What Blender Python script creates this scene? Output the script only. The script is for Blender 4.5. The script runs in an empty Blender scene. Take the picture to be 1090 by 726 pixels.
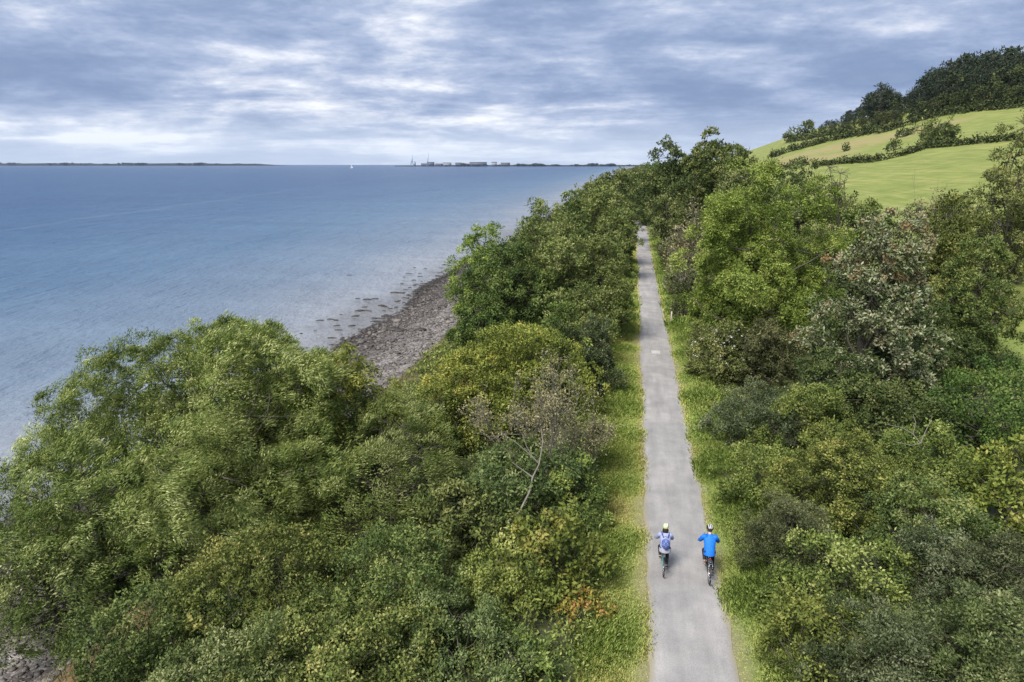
import bpy, math, random
import numpy as np
from mathutils import Vector, Matrix, Euler

# ------------------------------------------------------------------ camera, sky, sun, exposure
SC = bpy.context.scene
COL = SC.collection
CAM_H = 14.0
PITCH = math.radians(14.57)
FPX = 727.0                       # focal length in pixels of a 1090 px wide frame (24 mm)
cam = bpy.data.cameras.new('camera')
cam.lens = 24.0; cam.sensor_width = 36.0; cam.clip_start = 0.1; cam.clip_end = 40000
cam_o = bpy.data.objects.new('camera', cam); COL.objects.link(cam_o)
cam_o.location = (0, 0, CAM_H)
cam_o.rotation_euler = (math.radians(90) - PITCH, 0, 0)
SC.camera = cam_o

SUN_EL, SUN_AZ = math.radians(50), math.radians(-143)   # azimuth clockwise from +Y (view direction)
EXPOSURE = 0.50
SUN_POWER = 4.9

def build_world():
    w = bpy.data.worlds.new('World'); SC.world = w
    w.use_nodes = True
    nt = w.node_tree; nt.nodes.clear()
    N, Lk = nt.nodes.new, nt.links.new
    out = N('ShaderNodeOutputWorld')
    sky = N('ShaderNodeTexSky'); sky.sky_type = 'NISHITA'; sky.sun_disc = False
    sky.sun_elevation = SUN_EL; sky.sun_rotation = SUN_AZ
    sky.air_density = 1.0; sky.dust_density = 1.5
    bgs = N('ShaderNodeBackground'); bgs.inputs['Strength'].default_value = 0.10
    Lk(sky.outputs[0], bgs.inputs[0])
    tc = N('ShaderNodeTexCoord')
    sep = N('ShaderNodeSeparateXYZ'); Lk(tc.outputs['Generated'], sep.inputs[0])
    def math_(op, a, b=None, c=None, clamp=False):
        m = N('ShaderNodeMath'); m.operation = op; m.use_clamp = clamp
        for i, x in enumerate((a, b, c)):
            if x is None: continue
            if isinstance(x, (int, float)): m.inputs[i].default_value = x
            else: Lk(x, m.inputs[i])
        return m.outputs[0]
    zc = math_('MAXIMUM', sep.outputs[2], 0.0)
    zz = math_('ADD', zc, 0.10)
    px = math_('DIVIDE', sep.outputs[0], zz); py = math_('DIVIDE', sep.outputs[1], zz)
    cmb = N('ShaderNodeCombineXYZ'); Lk(px, cmb.inputs[0]); Lk(py, cmb.inputs[1])
    def noise(scale, detail, rough, dist, off, sx=1.0):
        mp = N('ShaderNodeMapping'); mp.inputs['Location'].default_value = off
        mp.inputs['Scale'].default_value = (sx, 1, 1)
        mp.inputs['Rotation'].default_value = (0, 0, math.radians(12))
        Lk(cmb.outputs[0], mp.inputs[0])
        n = N('ShaderNodeTexNoise'); n.inputs['Scale'].default_value = scale
        n.inputs['Detail'].default_value = detail; n.inputs['Roughness'].default_value = rough
        n.inputs['Distortion'].default_value = dist
        Lk(mp.outputs[0], n.inputs['Vector']); return n.outputs[0]
    n1 = noise(0.50, 8, 0.56, 0.5, (3.1, 7.7, 0), 0.75)
    n2 = noise(1.9, 9, 0.64, 0.4, (11.3, 2.2, 4.0), 0.8)
    mp3 = N('ShaderNodeMapping'); mp3.inputs['Scale'].default_value = (1, 1, 3.2); mp3.inputs['Location'].default_value = (2.0, 5.0, 1.0); Lk(tc.outputs['Generated'], mp3.inputs[0])
    t3 = N('ShaderNodeTexNoise'); t3.inputs['Scale'].default_value = 6.5; t3.inputs['Detail'].default_value = 9; t3.inputs['Roughness'].default_value = .63; t3.inputs['Distortion'].default_value = .12; Lk(mp3.outputs[0], t3.inputs['Vector'])
    mix = math_('ADD', math_('ADD', math_('MULTIPLY', n1, 0.46), math_('MULTIPLY', n2, 0.16)), math_('MULTIPLY', t3.outputs[0], 0.38))
    # darker cloud bases overhead in view, paler low down
    lowf = N('ShaderNodeMapRange'); lowf.inputs[1].default_value = 0.0; lowf.inputs[2].default_value = 0.21
    lowf.inputs[3].default_value = 0.03; lowf.inputs[4].default_value = -0.035; Lk(zc, lowf.inputs[0])
    mix = math_('ADD', mix, lowf.outputs[0])
    rp = N('ShaderNodeValToRGB'); Lk(mix, rp.inputs[0])
    cr = rp.color_ramp
    stops = [(0.395, (.175, .240, .39)), (0.455, (.235, .305, .46)), (0.505, (.33, .395, .545)), (0.548, (.51, .555, .66)), (0.595, (.76, .78, .82))]
    cr.elements[0].position, cr.elements[1].position = stops[0][0], stops[-1][0]
    cr.elements[0].color = (*stops[0][1], 1); cr.elements[1].color = (*stops[-1][1], 1)
    for p, c in stops[1:-1]:
        e = cr.elements.new(p); e.color = (*c, 1)
    # pale hazy band at the horizon
    hz = N('ShaderNodeMapRange'); hz.inputs[1].default_value = 0.0; hz.inputs[2].default_value = 0.085
    hz.inputs[3].default_value = 0.62; hz.inputs[4].default_value = 0.0; hz.interpolation_type = 'SMOOTHSTEP'; Lk(zc, hz.inputs[0])
    mx = N('ShaderNodeMix'); mx.data_type = 'RGBA'; Lk(hz.outputs[0], mx.inputs[0])
    Lk(rp.outputs[0], mx.inputs[6]); mx.inputs[7].default_value = (0.58, 0.65, 0.76, 1)
    bgc = N('ShaderNodeBackground'); Lk(mx.outputs[2], bgc.inputs[0])
    # an overcast sky is brighter towards the zenith
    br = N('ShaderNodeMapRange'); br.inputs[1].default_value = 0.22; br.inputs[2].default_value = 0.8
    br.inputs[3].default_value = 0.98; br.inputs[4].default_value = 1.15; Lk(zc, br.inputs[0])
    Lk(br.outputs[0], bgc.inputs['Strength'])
    cov = N('ShaderNodeMapRange'); cov.inputs[1].default_value = 0.30; cov.inputs[2].default_value = 0.42
    cov.inputs[3].default_value = 0.80; cov.inputs[4].default_value = 1.0; Lk(mix, cov.inputs[0])
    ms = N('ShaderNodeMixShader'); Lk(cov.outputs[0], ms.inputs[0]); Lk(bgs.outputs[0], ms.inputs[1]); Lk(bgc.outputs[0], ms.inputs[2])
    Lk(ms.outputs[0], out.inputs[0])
build_world()

sun = bpy.data.lights.new('sun', 'SUN'); sun.energy = SUN_POWER; sun.angle = math.radians(24); sun.color = (1.0, 0.95, 0.87)
sun_o = bpy.data.objects.new('sun', sun); COL.objects.link(sun_o)
sd = Vector((math.sin(SUN_AZ) * math.cos(SUN_EL), math.cos(SUN_AZ) * math.cos(SUN_EL), math.sin(SUN_EL)))
sun_o.rotation_euler = sd.to_track_quat('Z', 'Y').to_euler()
sun_o.location = sd * 200

SC.view_settings.view_transform = 'Standard'
SC.view_settings.look = 'None'
SC.view_settings.exposure = EXPOSURE
SC.view_settings.gamma = 1.0
SC.view_settings.use_curve_mapping = False
SC.render.engine = 'CYCLES'
SC.cycles.max_bounces = 6; SC.cycles.diffuse_bounces = 3; SC.cycles.glossy_bounces = 2
SC.cycles.transmission_bounces = 3; SC.cycles.transparent_max_bounces = 4; SC.cycles.volume_bounces = 0
SC.cycles.caustics_reflective = False; SC.cycles.caustics_refractive = False

# ------------------------------------------------------------------ frames of reference
CP, SP = math.cos(PITCH), math.sin(PITCH)
PATH_ANG = math.atan(0.172)
DV = np.array([math.sin(PATH_ANG), math.cos(PATH_ANG)])     # along the path
RV = np.array([math.cos(PATH_ANG), -math.sin(PATH_ANG)])    # to the right of it
P0 = np.array([2.35, 0.0])
HY = 174.0
SEA_Z = -4.0

def uv2xy(u, v): return P0[0] + u * RV[0] + v * DV[0], P0[1] + u * RV[1] + v * DV[1]
def xy2uv(x, y): return (x - P0[0]) * RV[0] + (y - P0[1]) * RV[1], (x - P0[0]) * DV[0] + (y - P0[1]) * DV[1]

def sstep(a, b, x):
    t = np.clip((x - a) / (b - a), 0, 1); return t * t * (3 - 2 * t)

def terrain(u, v):
    u = np.asarray(u, float); v = np.asarray(v, float)
    us = u + 1.3 * np.sin(v * 0.062 + 0.5) * sstep(-12, -24, u) + 0.8 * np.sin(v * 0.19 + 2.0) * sstep(-14, -26, u)
    left = np.interp(us, [-400, -120, -60, -42, -33, -31.5, -24.0, -20.2, -18.9, -17, -9, -4], [-14, -9, -6, -4.75, -4.12, -3.95, -3.1, -2.75, -1.5, -1.2, -0.45, 0.0])
    far = 1 - 0.9 * sstep(650, 2000, v)
    s = 0.045 * np.clip(u - 9, 0, 14) + 0.222 * np.clip(u - 22, 0, None)
    s = s + 14 * sstep(250, 560, v) * sstep(100, 190, u) * far
    cap = 115.0
    s = np.where(s > cap * 0.72, cap * 0.72 + (cap * 0.5) * (1 - np.exp(-(s - cap * 0.72) / (cap * 0.5))), s)
    right = s * far + (0.25 * np.sin(u * 0.13 + v * 0.05) + 0.5 * np.sin(v * 0.021 + u * 0.017)) * sstep(24, 50, u)
    z = np.where(u < -4, left, right)
    return z

def terrain_xy(x, y):
    u, v = xy2uv(np.asarray(x, float), np.asarray(y, float)); return terrain(u, v)

def ray(px, py):
    cx, cy = (px - 545.0) / FPX, -(py - 363.0) / FPX
    d = np.array([cx, CP + cy * SP, -SP + cy * CP]); return d
def hit(px, py):
    """point of the terrain seen at a spot of the photograph (for planning real positions)"""
    d = ray(px, py); t = 5.0
    while t < 4000:
        p = d * t
        if CAM_H + p[2] < terrain_xy(p[0], p[1]): break
        t *= 1.006
    return p[0], p[1], float(terrain_xy(p[0], p[1]))
def zdepth(D, h): return D * CP + (CAM_H - h) * SP
def top_h(py, D):
    a = (py - HY) * CP / FPX
    return CAM_H - a * D * CP / (1 - a * SP)
def x_at(px, D, h): return (px - 545.0) / FPX * zdepth(D, h)

# ------------------------------------------------------------------ mesh helpers
class MB:
    def __init__(s): s.V = []; s.F = []; s.n = 0; s.A = []; s.M = []
    def add(s, V, F, tint=0.5, mat=0):
        V = np.asarray(V, float).reshape(-1, 3)
        for f in (F if isinstance(F, list) else [F]):
            f = np.asarray(f, np.int64)
            s.F.append(f + s.n); s.M.append(np.full(len(f), mat, np.int32))
        s.V.append(V); s.n += len(V)
        s.A.append(np.broadcast_to(np.asarray(tint, float), (len(V),)) if np.ndim(tint) < 2 else tint)
        return s
    def mesh(s, name, mats, smooth=False):
        me = bpy.data.meshes.new(name)
        V = np.concatenate(s.V) if s.V else np.zeros((0, 3))
        me.vertices.add(len(V)); me.vertices.foreach_set('co', V.astype(np.float32).ravel())
        loops = np.concatenate([f.ravel() for f in s.F]) if s.F else np.zeros(0, int)
        tot = np.concatenate([np.full(len(f), f.shape[1]) for f in s.F]) if s.F else np.zeros(0, int)
        me.loops.add(len(loops)); me.loops.foreach_set('vertex_index', loops.astype(np.int32))
        me.polygons.add(len(tot))
        st = np.concatenate([[0], np.cumsum(tot)[:-1]])
        me.polygons.foreach_set('loop_start', st.astype(np.int32))
        me.polygons.foreach_set('loop_total', tot.astype(np.int32))
        me.polygons.foreach_set('material_index', np.concatenate(s.M))
        if smooth: me.polygons.foreach_set('use_smooth', np.ones(len(tot), bool))
        at = me.attributes.new('tint', 'FLOAT', 'POINT')
        at.data.foreach_set('value', np.concatenate(s.A).astype(np.float32))
        for m in (mats if isinstance(mats, (list, tuple)) else [mats]): me.materials.append(m)
        me.update(calc_edges=True)
        return me
    def build(s, name, mats, parent=None, smooth=False):
        return link(name, s.mesh(name, mats, smooth), parent)

def link(name, me, parent=None):
    o = bpy.data.objects.new(name, me); COL.objects.link(o)
    if parent is not None: o.parent = parent
    return o
def tag(o, label=None, cat=None, group=None, kind=None):
    if label: o['label'] = label
    if cat: o['category'] = cat
    if group: o['group'] = group
    if kind: o['kind'] = kind
    return o
def thing(name, label, cat, loc=(0, 0, 0), rz=0.0, group=None):
    o = bpy.data.objects.new(name, None); COL.objects.link(o)
    o.location = loc; o.rotation_euler = (0, 0, rz); o.empty_display_size = 0.3
    return tag(o, label, cat, group)
def dup(root, loc, rz=0.0, sc=(1, 1, 1), label=None, group=None):
    r = root.copy(); COL.objects.link(r); r.location = loc; r.rotation_euler = (0, 0, rz); r.scale = sc
    if label: r['label'] = label
    if group: r['group'] = group
    for ch in list(root.children):
        c = ch.copy(); COL.objects.link(c); c.parent = r
        for g in list(ch.children):
            d = g.copy(); COL.objects.link(d); d.parent = c
    return r

def norm(a): return a / np.maximum(np.linalg.norm(a, axis=-1, keepdims=True), 1e-9)

def tube(mb, pts, rads, n=6, mat=0, tint=0.5, cap=False):
    pts = np.asarray(pts, float); k = len(pts); rads = np.broadcast_to(np.asarray(rads, float), (k,))
    t = np.gradient(pts, axis=0); t = norm(t)
    ref = np.array([0.0, 0, 1]) if abs(t[:, 2]).mean() < 0.8 else np.array([1.0, 0, 0])
    a = norm(np.cross(t, ref)); b = np.cross(t, a)
    th = np.linspace(0, 2 * math.pi, n, endpoint=False)
    ring = pts[:, None, :] + rads[:, None, None] * (np.cos(th)[None, :, None] * a[:, None, :] + np.sin(th)[None, :, None] * b[:, None, :])
    i = np.arange(k - 1)[:, None] * n; j = np.arange(n)[None, :]
    F = np.stack([i + j, i + (j + 1) % n, i + n + (j + 1) % n, i + n + j], -1).reshape(-1, 4)
    V = ring.reshape(-1, 3); Fs = [F]
    if cap:
        V = np.vstack([V, pts[0], pts[-1]]); c0 = k * n
        jj = np.arange(n)
        Fs.append(np.concatenate([np.stack([np.full(n, c0), (jj + 1) % n, jj], -1), np.stack([np.full(n, c0 + 1), (k - 1) * n + jj, (k - 1) * n + (jj + 1) % n], -1)]))
    mb.add(V, Fs, tint, mat); return mb
def box(mb, c, s, mat=0, rz=0.0, tint=0.5, taper=1.0):
    x, y, z = np.array(s) / 2
    V = np.array([[-x, -y, -z], [x, -y, -z], [x, y, -z], [-x, y, -z], [-x * taper, -y * taper, z], [x * taper, -y * taper, z], [x * taper, y * taper, z], [-x * taper, y * taper, z]])
    if rz: V = V @ np.array([[math.cos(rz), math.sin(rz), 0], [-math.sin(rz), math.cos(rz), 0], [0, 0, 1]])
    F = np.array([[0, 3, 2, 1], [4, 5, 6, 7], [0, 1, 5, 4], [1, 2, 6, 5], [2, 3, 7, 6], [3, 0, 4, 7]])
    mb.add(V + np.array(c), F, tint, mat); return mb
def ellipsoid(mb, c, r, nu=10, nv=7, mat=0, tint=0.5, zmin=-1.0):
    ph = np.linspace(math.acos(min(1, 0.9999)), math.acos(max(zmin, -0.9999)), nv); th = np.linspace(0, 2 * math.pi, nu, endpoint=False)
    V = np.stack([np.outer(np.sin(ph), np.cos(th)), np.outer(np.sin(ph), np.sin(th)), np.outer(np.cos(ph), np.ones(nu))], -1).reshape(-1, 3) * np.array(r) + np.array(c)
    i = np.arange(nv - 1)[:, None] * nu; j = np.arange(nu)[None, :]
    F = np.stack([i + j, i + nu + j, i + nu + (j + 1) % nu, i + (j + 1) % nu], -1).reshape(-1, 4)
    mb.add(V, F, tint, mat); return mb

# ------------------------------------------------------------------ materials
def mat_new(name):
    m = bpy.data.materials.new(name); m.use_nodes = True; nt = m.node_tree; nt.nodes.clear()
    return m, nt, nt.nodes.new, nt.links.new
def ramp(N, Lk, src, stops, interp='LINEAR'):
    r = N('ShaderNodeValToRGB'); cr = r.color_ramp; cr.interpolation = interp
    cr.elements[0].position = stops[0][0]; cr.elements[0].color = (*stops[0][1], 1)
    cr.elements[1].position = stops[-1][0]; cr.elements[1].color = (*stops[-1][1], 1)
    for p, c in stops[1:-1]:
        e = cr.elements.new(p); e.color = (*c, 1)
    Lk(src, r.inputs[0]); return r.outputs[0]
def mixc(N, Lk, f, a, b, mode='MIX'):
    m = N('ShaderNodeMix'); m.data_type = 'RGBA'; m.blend_type = mode
    for i, x in ((0, f), (6, a), (7, b)):
        if isinstance(x, (int, float)): m.inputs[i].default_value = x
        elif isinstance(x, tuple): m.inputs[i].default_value = (*x, 1) if len(x) == 3 else x
        else: Lk(x, m.inputs[i])
    return m.outputs[2]
def noise_n(N, Lk, vec, scale, detail=4, rough=0.55, dist=0.0):
    n = N('ShaderNodeTexNoise'); n.inputs['Scale'].default_value = scale; n.inputs['Detail'].default_value = detail
    n.inputs['Roughness'].default_value = rough; n.inputs['Distortion'].default_value = dist
    Lk(vec, n.inputs['Vector']); return n.outputs[0]
def m_math(N, Lk, op, a, b=None, clamp=False):
    m = N('ShaderNodeMath'); m.operation = op; m.use_clamp = clamp
    for i, x in enumerate((a, b)):
        if x is None: continue
        if isinstance(x, (int, float)): m.inputs[i].default_value = x
        else: Lk(x, m.inputs[i])
    return m.outputs[0]

LEAF_GAIN = (1.12, 1.12, 1.04)
def leaf_mat(name, cols, trans=0.28, rough=0.6, spec=0.12):
    """leaf colour runs along the per-leaf tint; each tree shifts a little as a whole"""
    m, nt, N, Lk = mat_new(name)
    at = N('ShaderNodeAttribute'); at.attribute_name = 'tint'
    k = len(cols)
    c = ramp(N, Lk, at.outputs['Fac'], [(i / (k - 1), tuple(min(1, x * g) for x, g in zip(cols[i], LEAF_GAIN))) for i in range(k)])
    oi = N('ShaderNodeObjectInfo')
    c = mixc(N, Lk, 1.0, c, oi.outputs['Color'], 'MULTIPLY')     # each plant's own cast
    p = N('ShaderNodeBsdfPrincipled'); Lk(c, p.inputs['Base Color'])
    p.inputs['Roughness'].default_value = rough; p.inputs['Specular IOR Level'].default_value = spec
    t = N('ShaderNodeBsdfTranslucent')
    tcol = mixc(N, Lk, 1.0, c, (1.25, 1.3, 0.6), 'MULTIPLY'); Lk(tcol, t.inputs[0])
    mx = N('ShaderNodeMixShader'); mx.inputs[0].default_value = trans; Lk(p.outputs[0], mx.inputs[1]); Lk(t.outputs[0], mx.inputs[2])
    o = N('ShaderNodeOutputMaterial'); Lk(mx.outputs[0], o.inputs[0]); return m
def plain(name, col, rough=0.6, var=0.12, scale=8.0, metal=0.0, spec=0.4, bump=0.0):
    m, nt, N, Lk = mat_new(name)
    tc = N('ShaderNodeTexCoord')
    n = noise_n(N, Lk, tc.outputs['Object'], scale, 5)
    c = ramp(N, Lk, n, [(0.3, tuple(x * (1 - var) for x in col)), (0.7, tuple(min(1, x * (1 + var)) for x in col))])
    p = N('ShaderNodeBsdfPrincipled'); Lk(c, p.inputs['Base Color']); p.inputs['Roughness'].default_value = rough
    p.inputs['Metallic'].default_value = metal; p.inputs['Specular IOR Level'].default_value = spec
    if bump:
        b = N('ShaderNodeBump'); b.inputs['Strength'].default_value = bump; b.inputs['Distance'].default_value = 0.05; Lk(n, b.inputs['Height']); Lk(b.outputs[0], p.inputs['Normal'])
    o = N('ShaderNodeOutputMaterial'); Lk(p.outputs[0], o.inputs[0]); return m

LM = {
 'willow':   leaf_mat('willow_leaf',   [(.05,.07,.022), (.10,.135,.036), (.18,.215,.07), (.42,.43,.22)], .25),
 'ash':      leaf_mat('ash_leaf',      [(.05,.072,.02), (.115,.15,.034), (.21,.245,.06), (.36,.38,.14)], .32),
 'alder':    leaf_mat('alder_leaf',    [(.035,.06,.02), (.07,.11,.03), (.12,.165,.045), (.22,.26,.09)], .25),
 'dark':     leaf_mat('dark_leaf',     [(.03,.045,.018), (.06,.082,.028), (.10,.125,.04), (.19,.20,.085)], .2),
 'hawthorn': leaf_mat('hawthorn_leaf', [(.045,.058,.022), (.082,.112,.034), (.14,.17,.05), (.27,.26,.10)], .25),
 'olive':    leaf_mat('olive_leaf',    [(.045,.052,.022), (.082,.105,.037), (.138,.165,.058), (.27,.26,.13)], .22),
 'yellow':   leaf_mat('yellow_leaf',   [(.06,.08,.025), (.125,.155,.042), (.205,.23,.062), (.33,.32,.11)], .3),
 'bramble':  leaf_mat('bramble_leaf',  [(.045,.07,.022), (.10,.135,.036), (.17,.21,.055), (.30,.32,.12)], .25),
 'whitebeam':leaf_mat('whitebeam_leaf',[(.035,.052,.022), (.075,.10,.036), (.27,.29,.20), (.19,.125,.065)], .15, .5),
 'russet':   leaf_mat('russet_leaf',   [(.09,.11,.03), (.22,.20,.05), (.27,.17,.06), (.28,.10,.06)], .25),
 'drybrown': leaf_mat('drybrown_leaf', [(.09,.09,.05), (.17,.16,.09), (.25,.22,.13), (.33,.29,.18)], .2),
 'conifer':  leaf_mat('conifer_needle',[(.011,.020,.013), (.019,.030,.017), (.031,.041,.022), (.046,.052,.028)], .08),
 'grass':    leaf_mat('verge_grass',   [(.46,.40,.20), (.42,.42,.15), (.31,.38,.12), (.22,.30,.08)], .3),
 'hedge':    leaf_mat('hedge_leaf',    [(.018,.028,.012), (.036,.05,.018), (.06,.075,.026), (.10,.105,.04)], .15),
 'blackthorn': leaf_mat('blackthorn_leaf', [(.03,.04,.02), (.06,.075,.034), (.10,.115,.058), (.19,.20,.115)], .18),
 'sycamore': leaf_mat('sycamore_leaf', [(.045,.07,.02), (.10,.14,.036), (.18,.215,.055), (.29,.29,.10)], .3),
}
BARK = plain('bark', (.075, .066, .05), .85, .35, 6, bump=.4)
BARK_PALE = plain('pale_bark', (.16, .145, .12), .85, .25, 6, bump=.3)
BARK_DEAD = plain('dead_twig', (.17, .155, .13), .9, .25, 6)

# ------------------------------------------------------------------ foliage
def fake_noise(P, rng, f):
    s = 0
    for _ in range(7):
        k = rng.normal(size=3); k = k / np.linalg.norm(k) * f * rng.uniform(0.6, 1.7)
        s = s + np.sin(P @ k + rng.uniform(0, 6.28))
    return s / 2.6

def leaves(mb, rng, cpos, cnrm, cdir, per, rc, L, W, align=0.4, upb=0.9, flat=0.4, dome=0.5, ctint=None, tvar=0.16, wind=(0, 0, 0), droop=0.0, fold=0.16, lvar=0.3, hemi=False, fan=.35):
    """leaves of clumps: cpos (n,3) places, cnrm facing, cdir the run of the sprig"""
    n = len(cpos); idx = np.repeat(np.arange(n), per)
    nn = norm(cnrm); a = norm(np.cross(nn, rng.normal(size=(n, 3)))); b = np.cross(nn, a)
    q = rng.normal(size=(n * per, 3)) * 0.55
    rr = q[:, 0] ** 2 + q[:, 1] ** 2
    rcl = np.broadcast_to(np.asarray(rc, float), (n,))[idx][:, None]
    p = cpos[idx] + rcl * (q[:, :1] * a[idx] + q[:, 1:2] * b[idx] + (q[:, 2:] * flat - dome * rr[:, None]) * nn[idx])
    face = nn[idx]
    if hemi:
        cz = rng.uniform(-.1, 1, n * per); th_ = rng.uniform(0, 6.283, n * per); sz = np.sqrt(1 - cz * cz); rr_ = rng.uniform(.6, 1.08, n * per) * (1 + .25 * np.sin(3 * th_ + np.repeat(rng.uniform(0, 6.28, n), per)))
        face = (sz * np.cos(th_))[:, None] * a[idx] + (sz * np.sin(th_))[:, None] * b[idx] + cz[:, None] * nn[idx]
        p = cpos[idx] + rcl * rr_[:, None] * (face + (flat - 1) * cz[:, None] * nn[idx])
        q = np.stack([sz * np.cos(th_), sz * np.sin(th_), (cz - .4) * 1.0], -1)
    t = align * cdir[idx] + (1 - align) * norm(rng.normal(size=(n * per, 3))) + fan * (q[:, :1] * a[idx] + q[:, 1:2] * b[idx]) + np.array(wind) + np.array([0, 0, -droop])
    t = norm(t)
    nr = norm(face * upb * (0.9 if hemi else 0.6) + np.array([0, 0, 0.3 if hemi else 0.5]) * upb + 0.42 * rng.normal(size=(n * per, 3)))
    w = norm(np.cross(nr, t)); nr = np.cross(t, w)
    Ls = L * np.exp(rng.normal(size=(n * per, 1)) * lvar); Ws = W * np.exp(rng.normal(size=(n * per, 1)) * 0.2)
    V = np.stack([p, p + t * Ls * 0.48 + w * Ws * 0.5 + nr * Ws * fold, p + t * Ls, p + t * Ls * 0.48 - w * Ws * 0.5 + nr * Ws * fold], 1).reshape(-1, 3)
    if ctint is None: ctint = np.full(n, 0.4)
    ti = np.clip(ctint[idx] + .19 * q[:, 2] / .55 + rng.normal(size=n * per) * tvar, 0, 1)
    F = np.arange(n * per * 4).reshape(-1, 4)
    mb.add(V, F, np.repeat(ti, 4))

SPEC = {
 # L, W leaf size; lai cover; rc clump radius; per leaves per clump; gap threshold; nl lobes; hb crown base; lr lobe radius
 'willow':   dict(leaf='willow', L=.125, W=.032, lai=2.2, rc=.52, per=30, gap=-.42, nl=40, hb=.02, lr=.27, align=.62, droop=.12, wind=(.5, .2, .12), fan=.12, tw=.16, bark=BARK),
 'ash':      dict(leaf='ash', L=.17, W=.07, lai=2.2, rc=.52, per=24, gap=-.5, nl=34, hb=.02, lr=.30, align=.45, droop=.2, bark=BARK),
 'alder':    dict(leaf='alder', L=.14, W=.09, lai=2.2, rc=.50, per=20, gap=-.5, nl=22, hb=.02, lr=.33, align=.3, bark=BARK),
 'dark':     dict(leaf='dark', L=.14, W=.08, lai=2.2, rc=.48, per=18, gap=-.5, nl=24, hb=.03, lr=.32, align=.3, bark=BARK),
 'sparse':   dict(leaf='olive', L=.16, W=.08, lai=.75, rc=.45, per=16, gap=.02, nl=14, hb=.25, lr=.36, align=.3, bark=BARK, twigs=9),
 'hawthorn': dict(leaf='hawthorn', L=.085, W=.055, lai=2.3, rc=.30, per=20, gap=-.32, nl=22, hb=.04, lr=.34, align=.35, bark=BARK, spiky=.7),
 'olive':    dict(leaf='olive', L=.082, W=.042, lai=2.1, rc=.36, per=22, gap=-.42, nl=24, hb=.03, lr=.32, align=.35, bark=BARK, spiky=.5),
 'blackthorn': dict(leaf='blackthorn', L=.075, W=.038, lai=2.3, rc=.34, per=22, gap=-.38, nl=20, hb=.03, lr=.35, align=.4, bark=BARK, spiky=.9),
 'yellow':   dict(leaf='yellow', L=.13, W=.075, lai=2.0, rc=.40, per=18, gap=-.45, nl=24, hb=.03, lr=.32, align=.3, bark=BARK),
 'bramble':  dict(leaf='bramble', L=.095, W=.06, lai=2.1, rc=.42, per=20, gap=-.38, nl=20, hb=.02, lr=.36, align=.3, bark=BARK, spiky=.3),
 'whitebeam':dict(leaf='whitebeam', L=.17, W=.09, lai=1.8, rc=.42, per=16, gap=-.3, nl=38, hb=.01, lr=.25, align=.35, bark=BARK, upw=.25),
 'russet':   dict(leaf='russet', L=.11, W=.075, lai=1.3, rc=.26, per=14, gap=-.3, nl=12, hb=.05, lr=.38, align=.3, bark=BARK),
 'sycamore': dict(leaf='sycamore', L=.14, W=.105, lai=2.0, rc=.40, per=18, gap=-.45, nl=18, hb=.08, lr=.36, align=.25, bark=BARK),
}

def limb(mb, rng, a, b, r0, r1, k=6, sag=0.08, n=6):
    a = np.array(a, float); b = np.array(b, float); t = np.linspace(0, 1, k)[:, None]
    ln = np.linalg.norm(b - a)
    p = a + (b - a) * t + np.sin(t * math.pi) * rng.normal(size=3) * sag * ln + np.cumsum(rng.normal(size=(k, 3)), 0) * 0.018 * ln * np.sin(t * math.pi)
    tube(mb, p, np.linspace(r0, r1, k), n); return p

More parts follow.
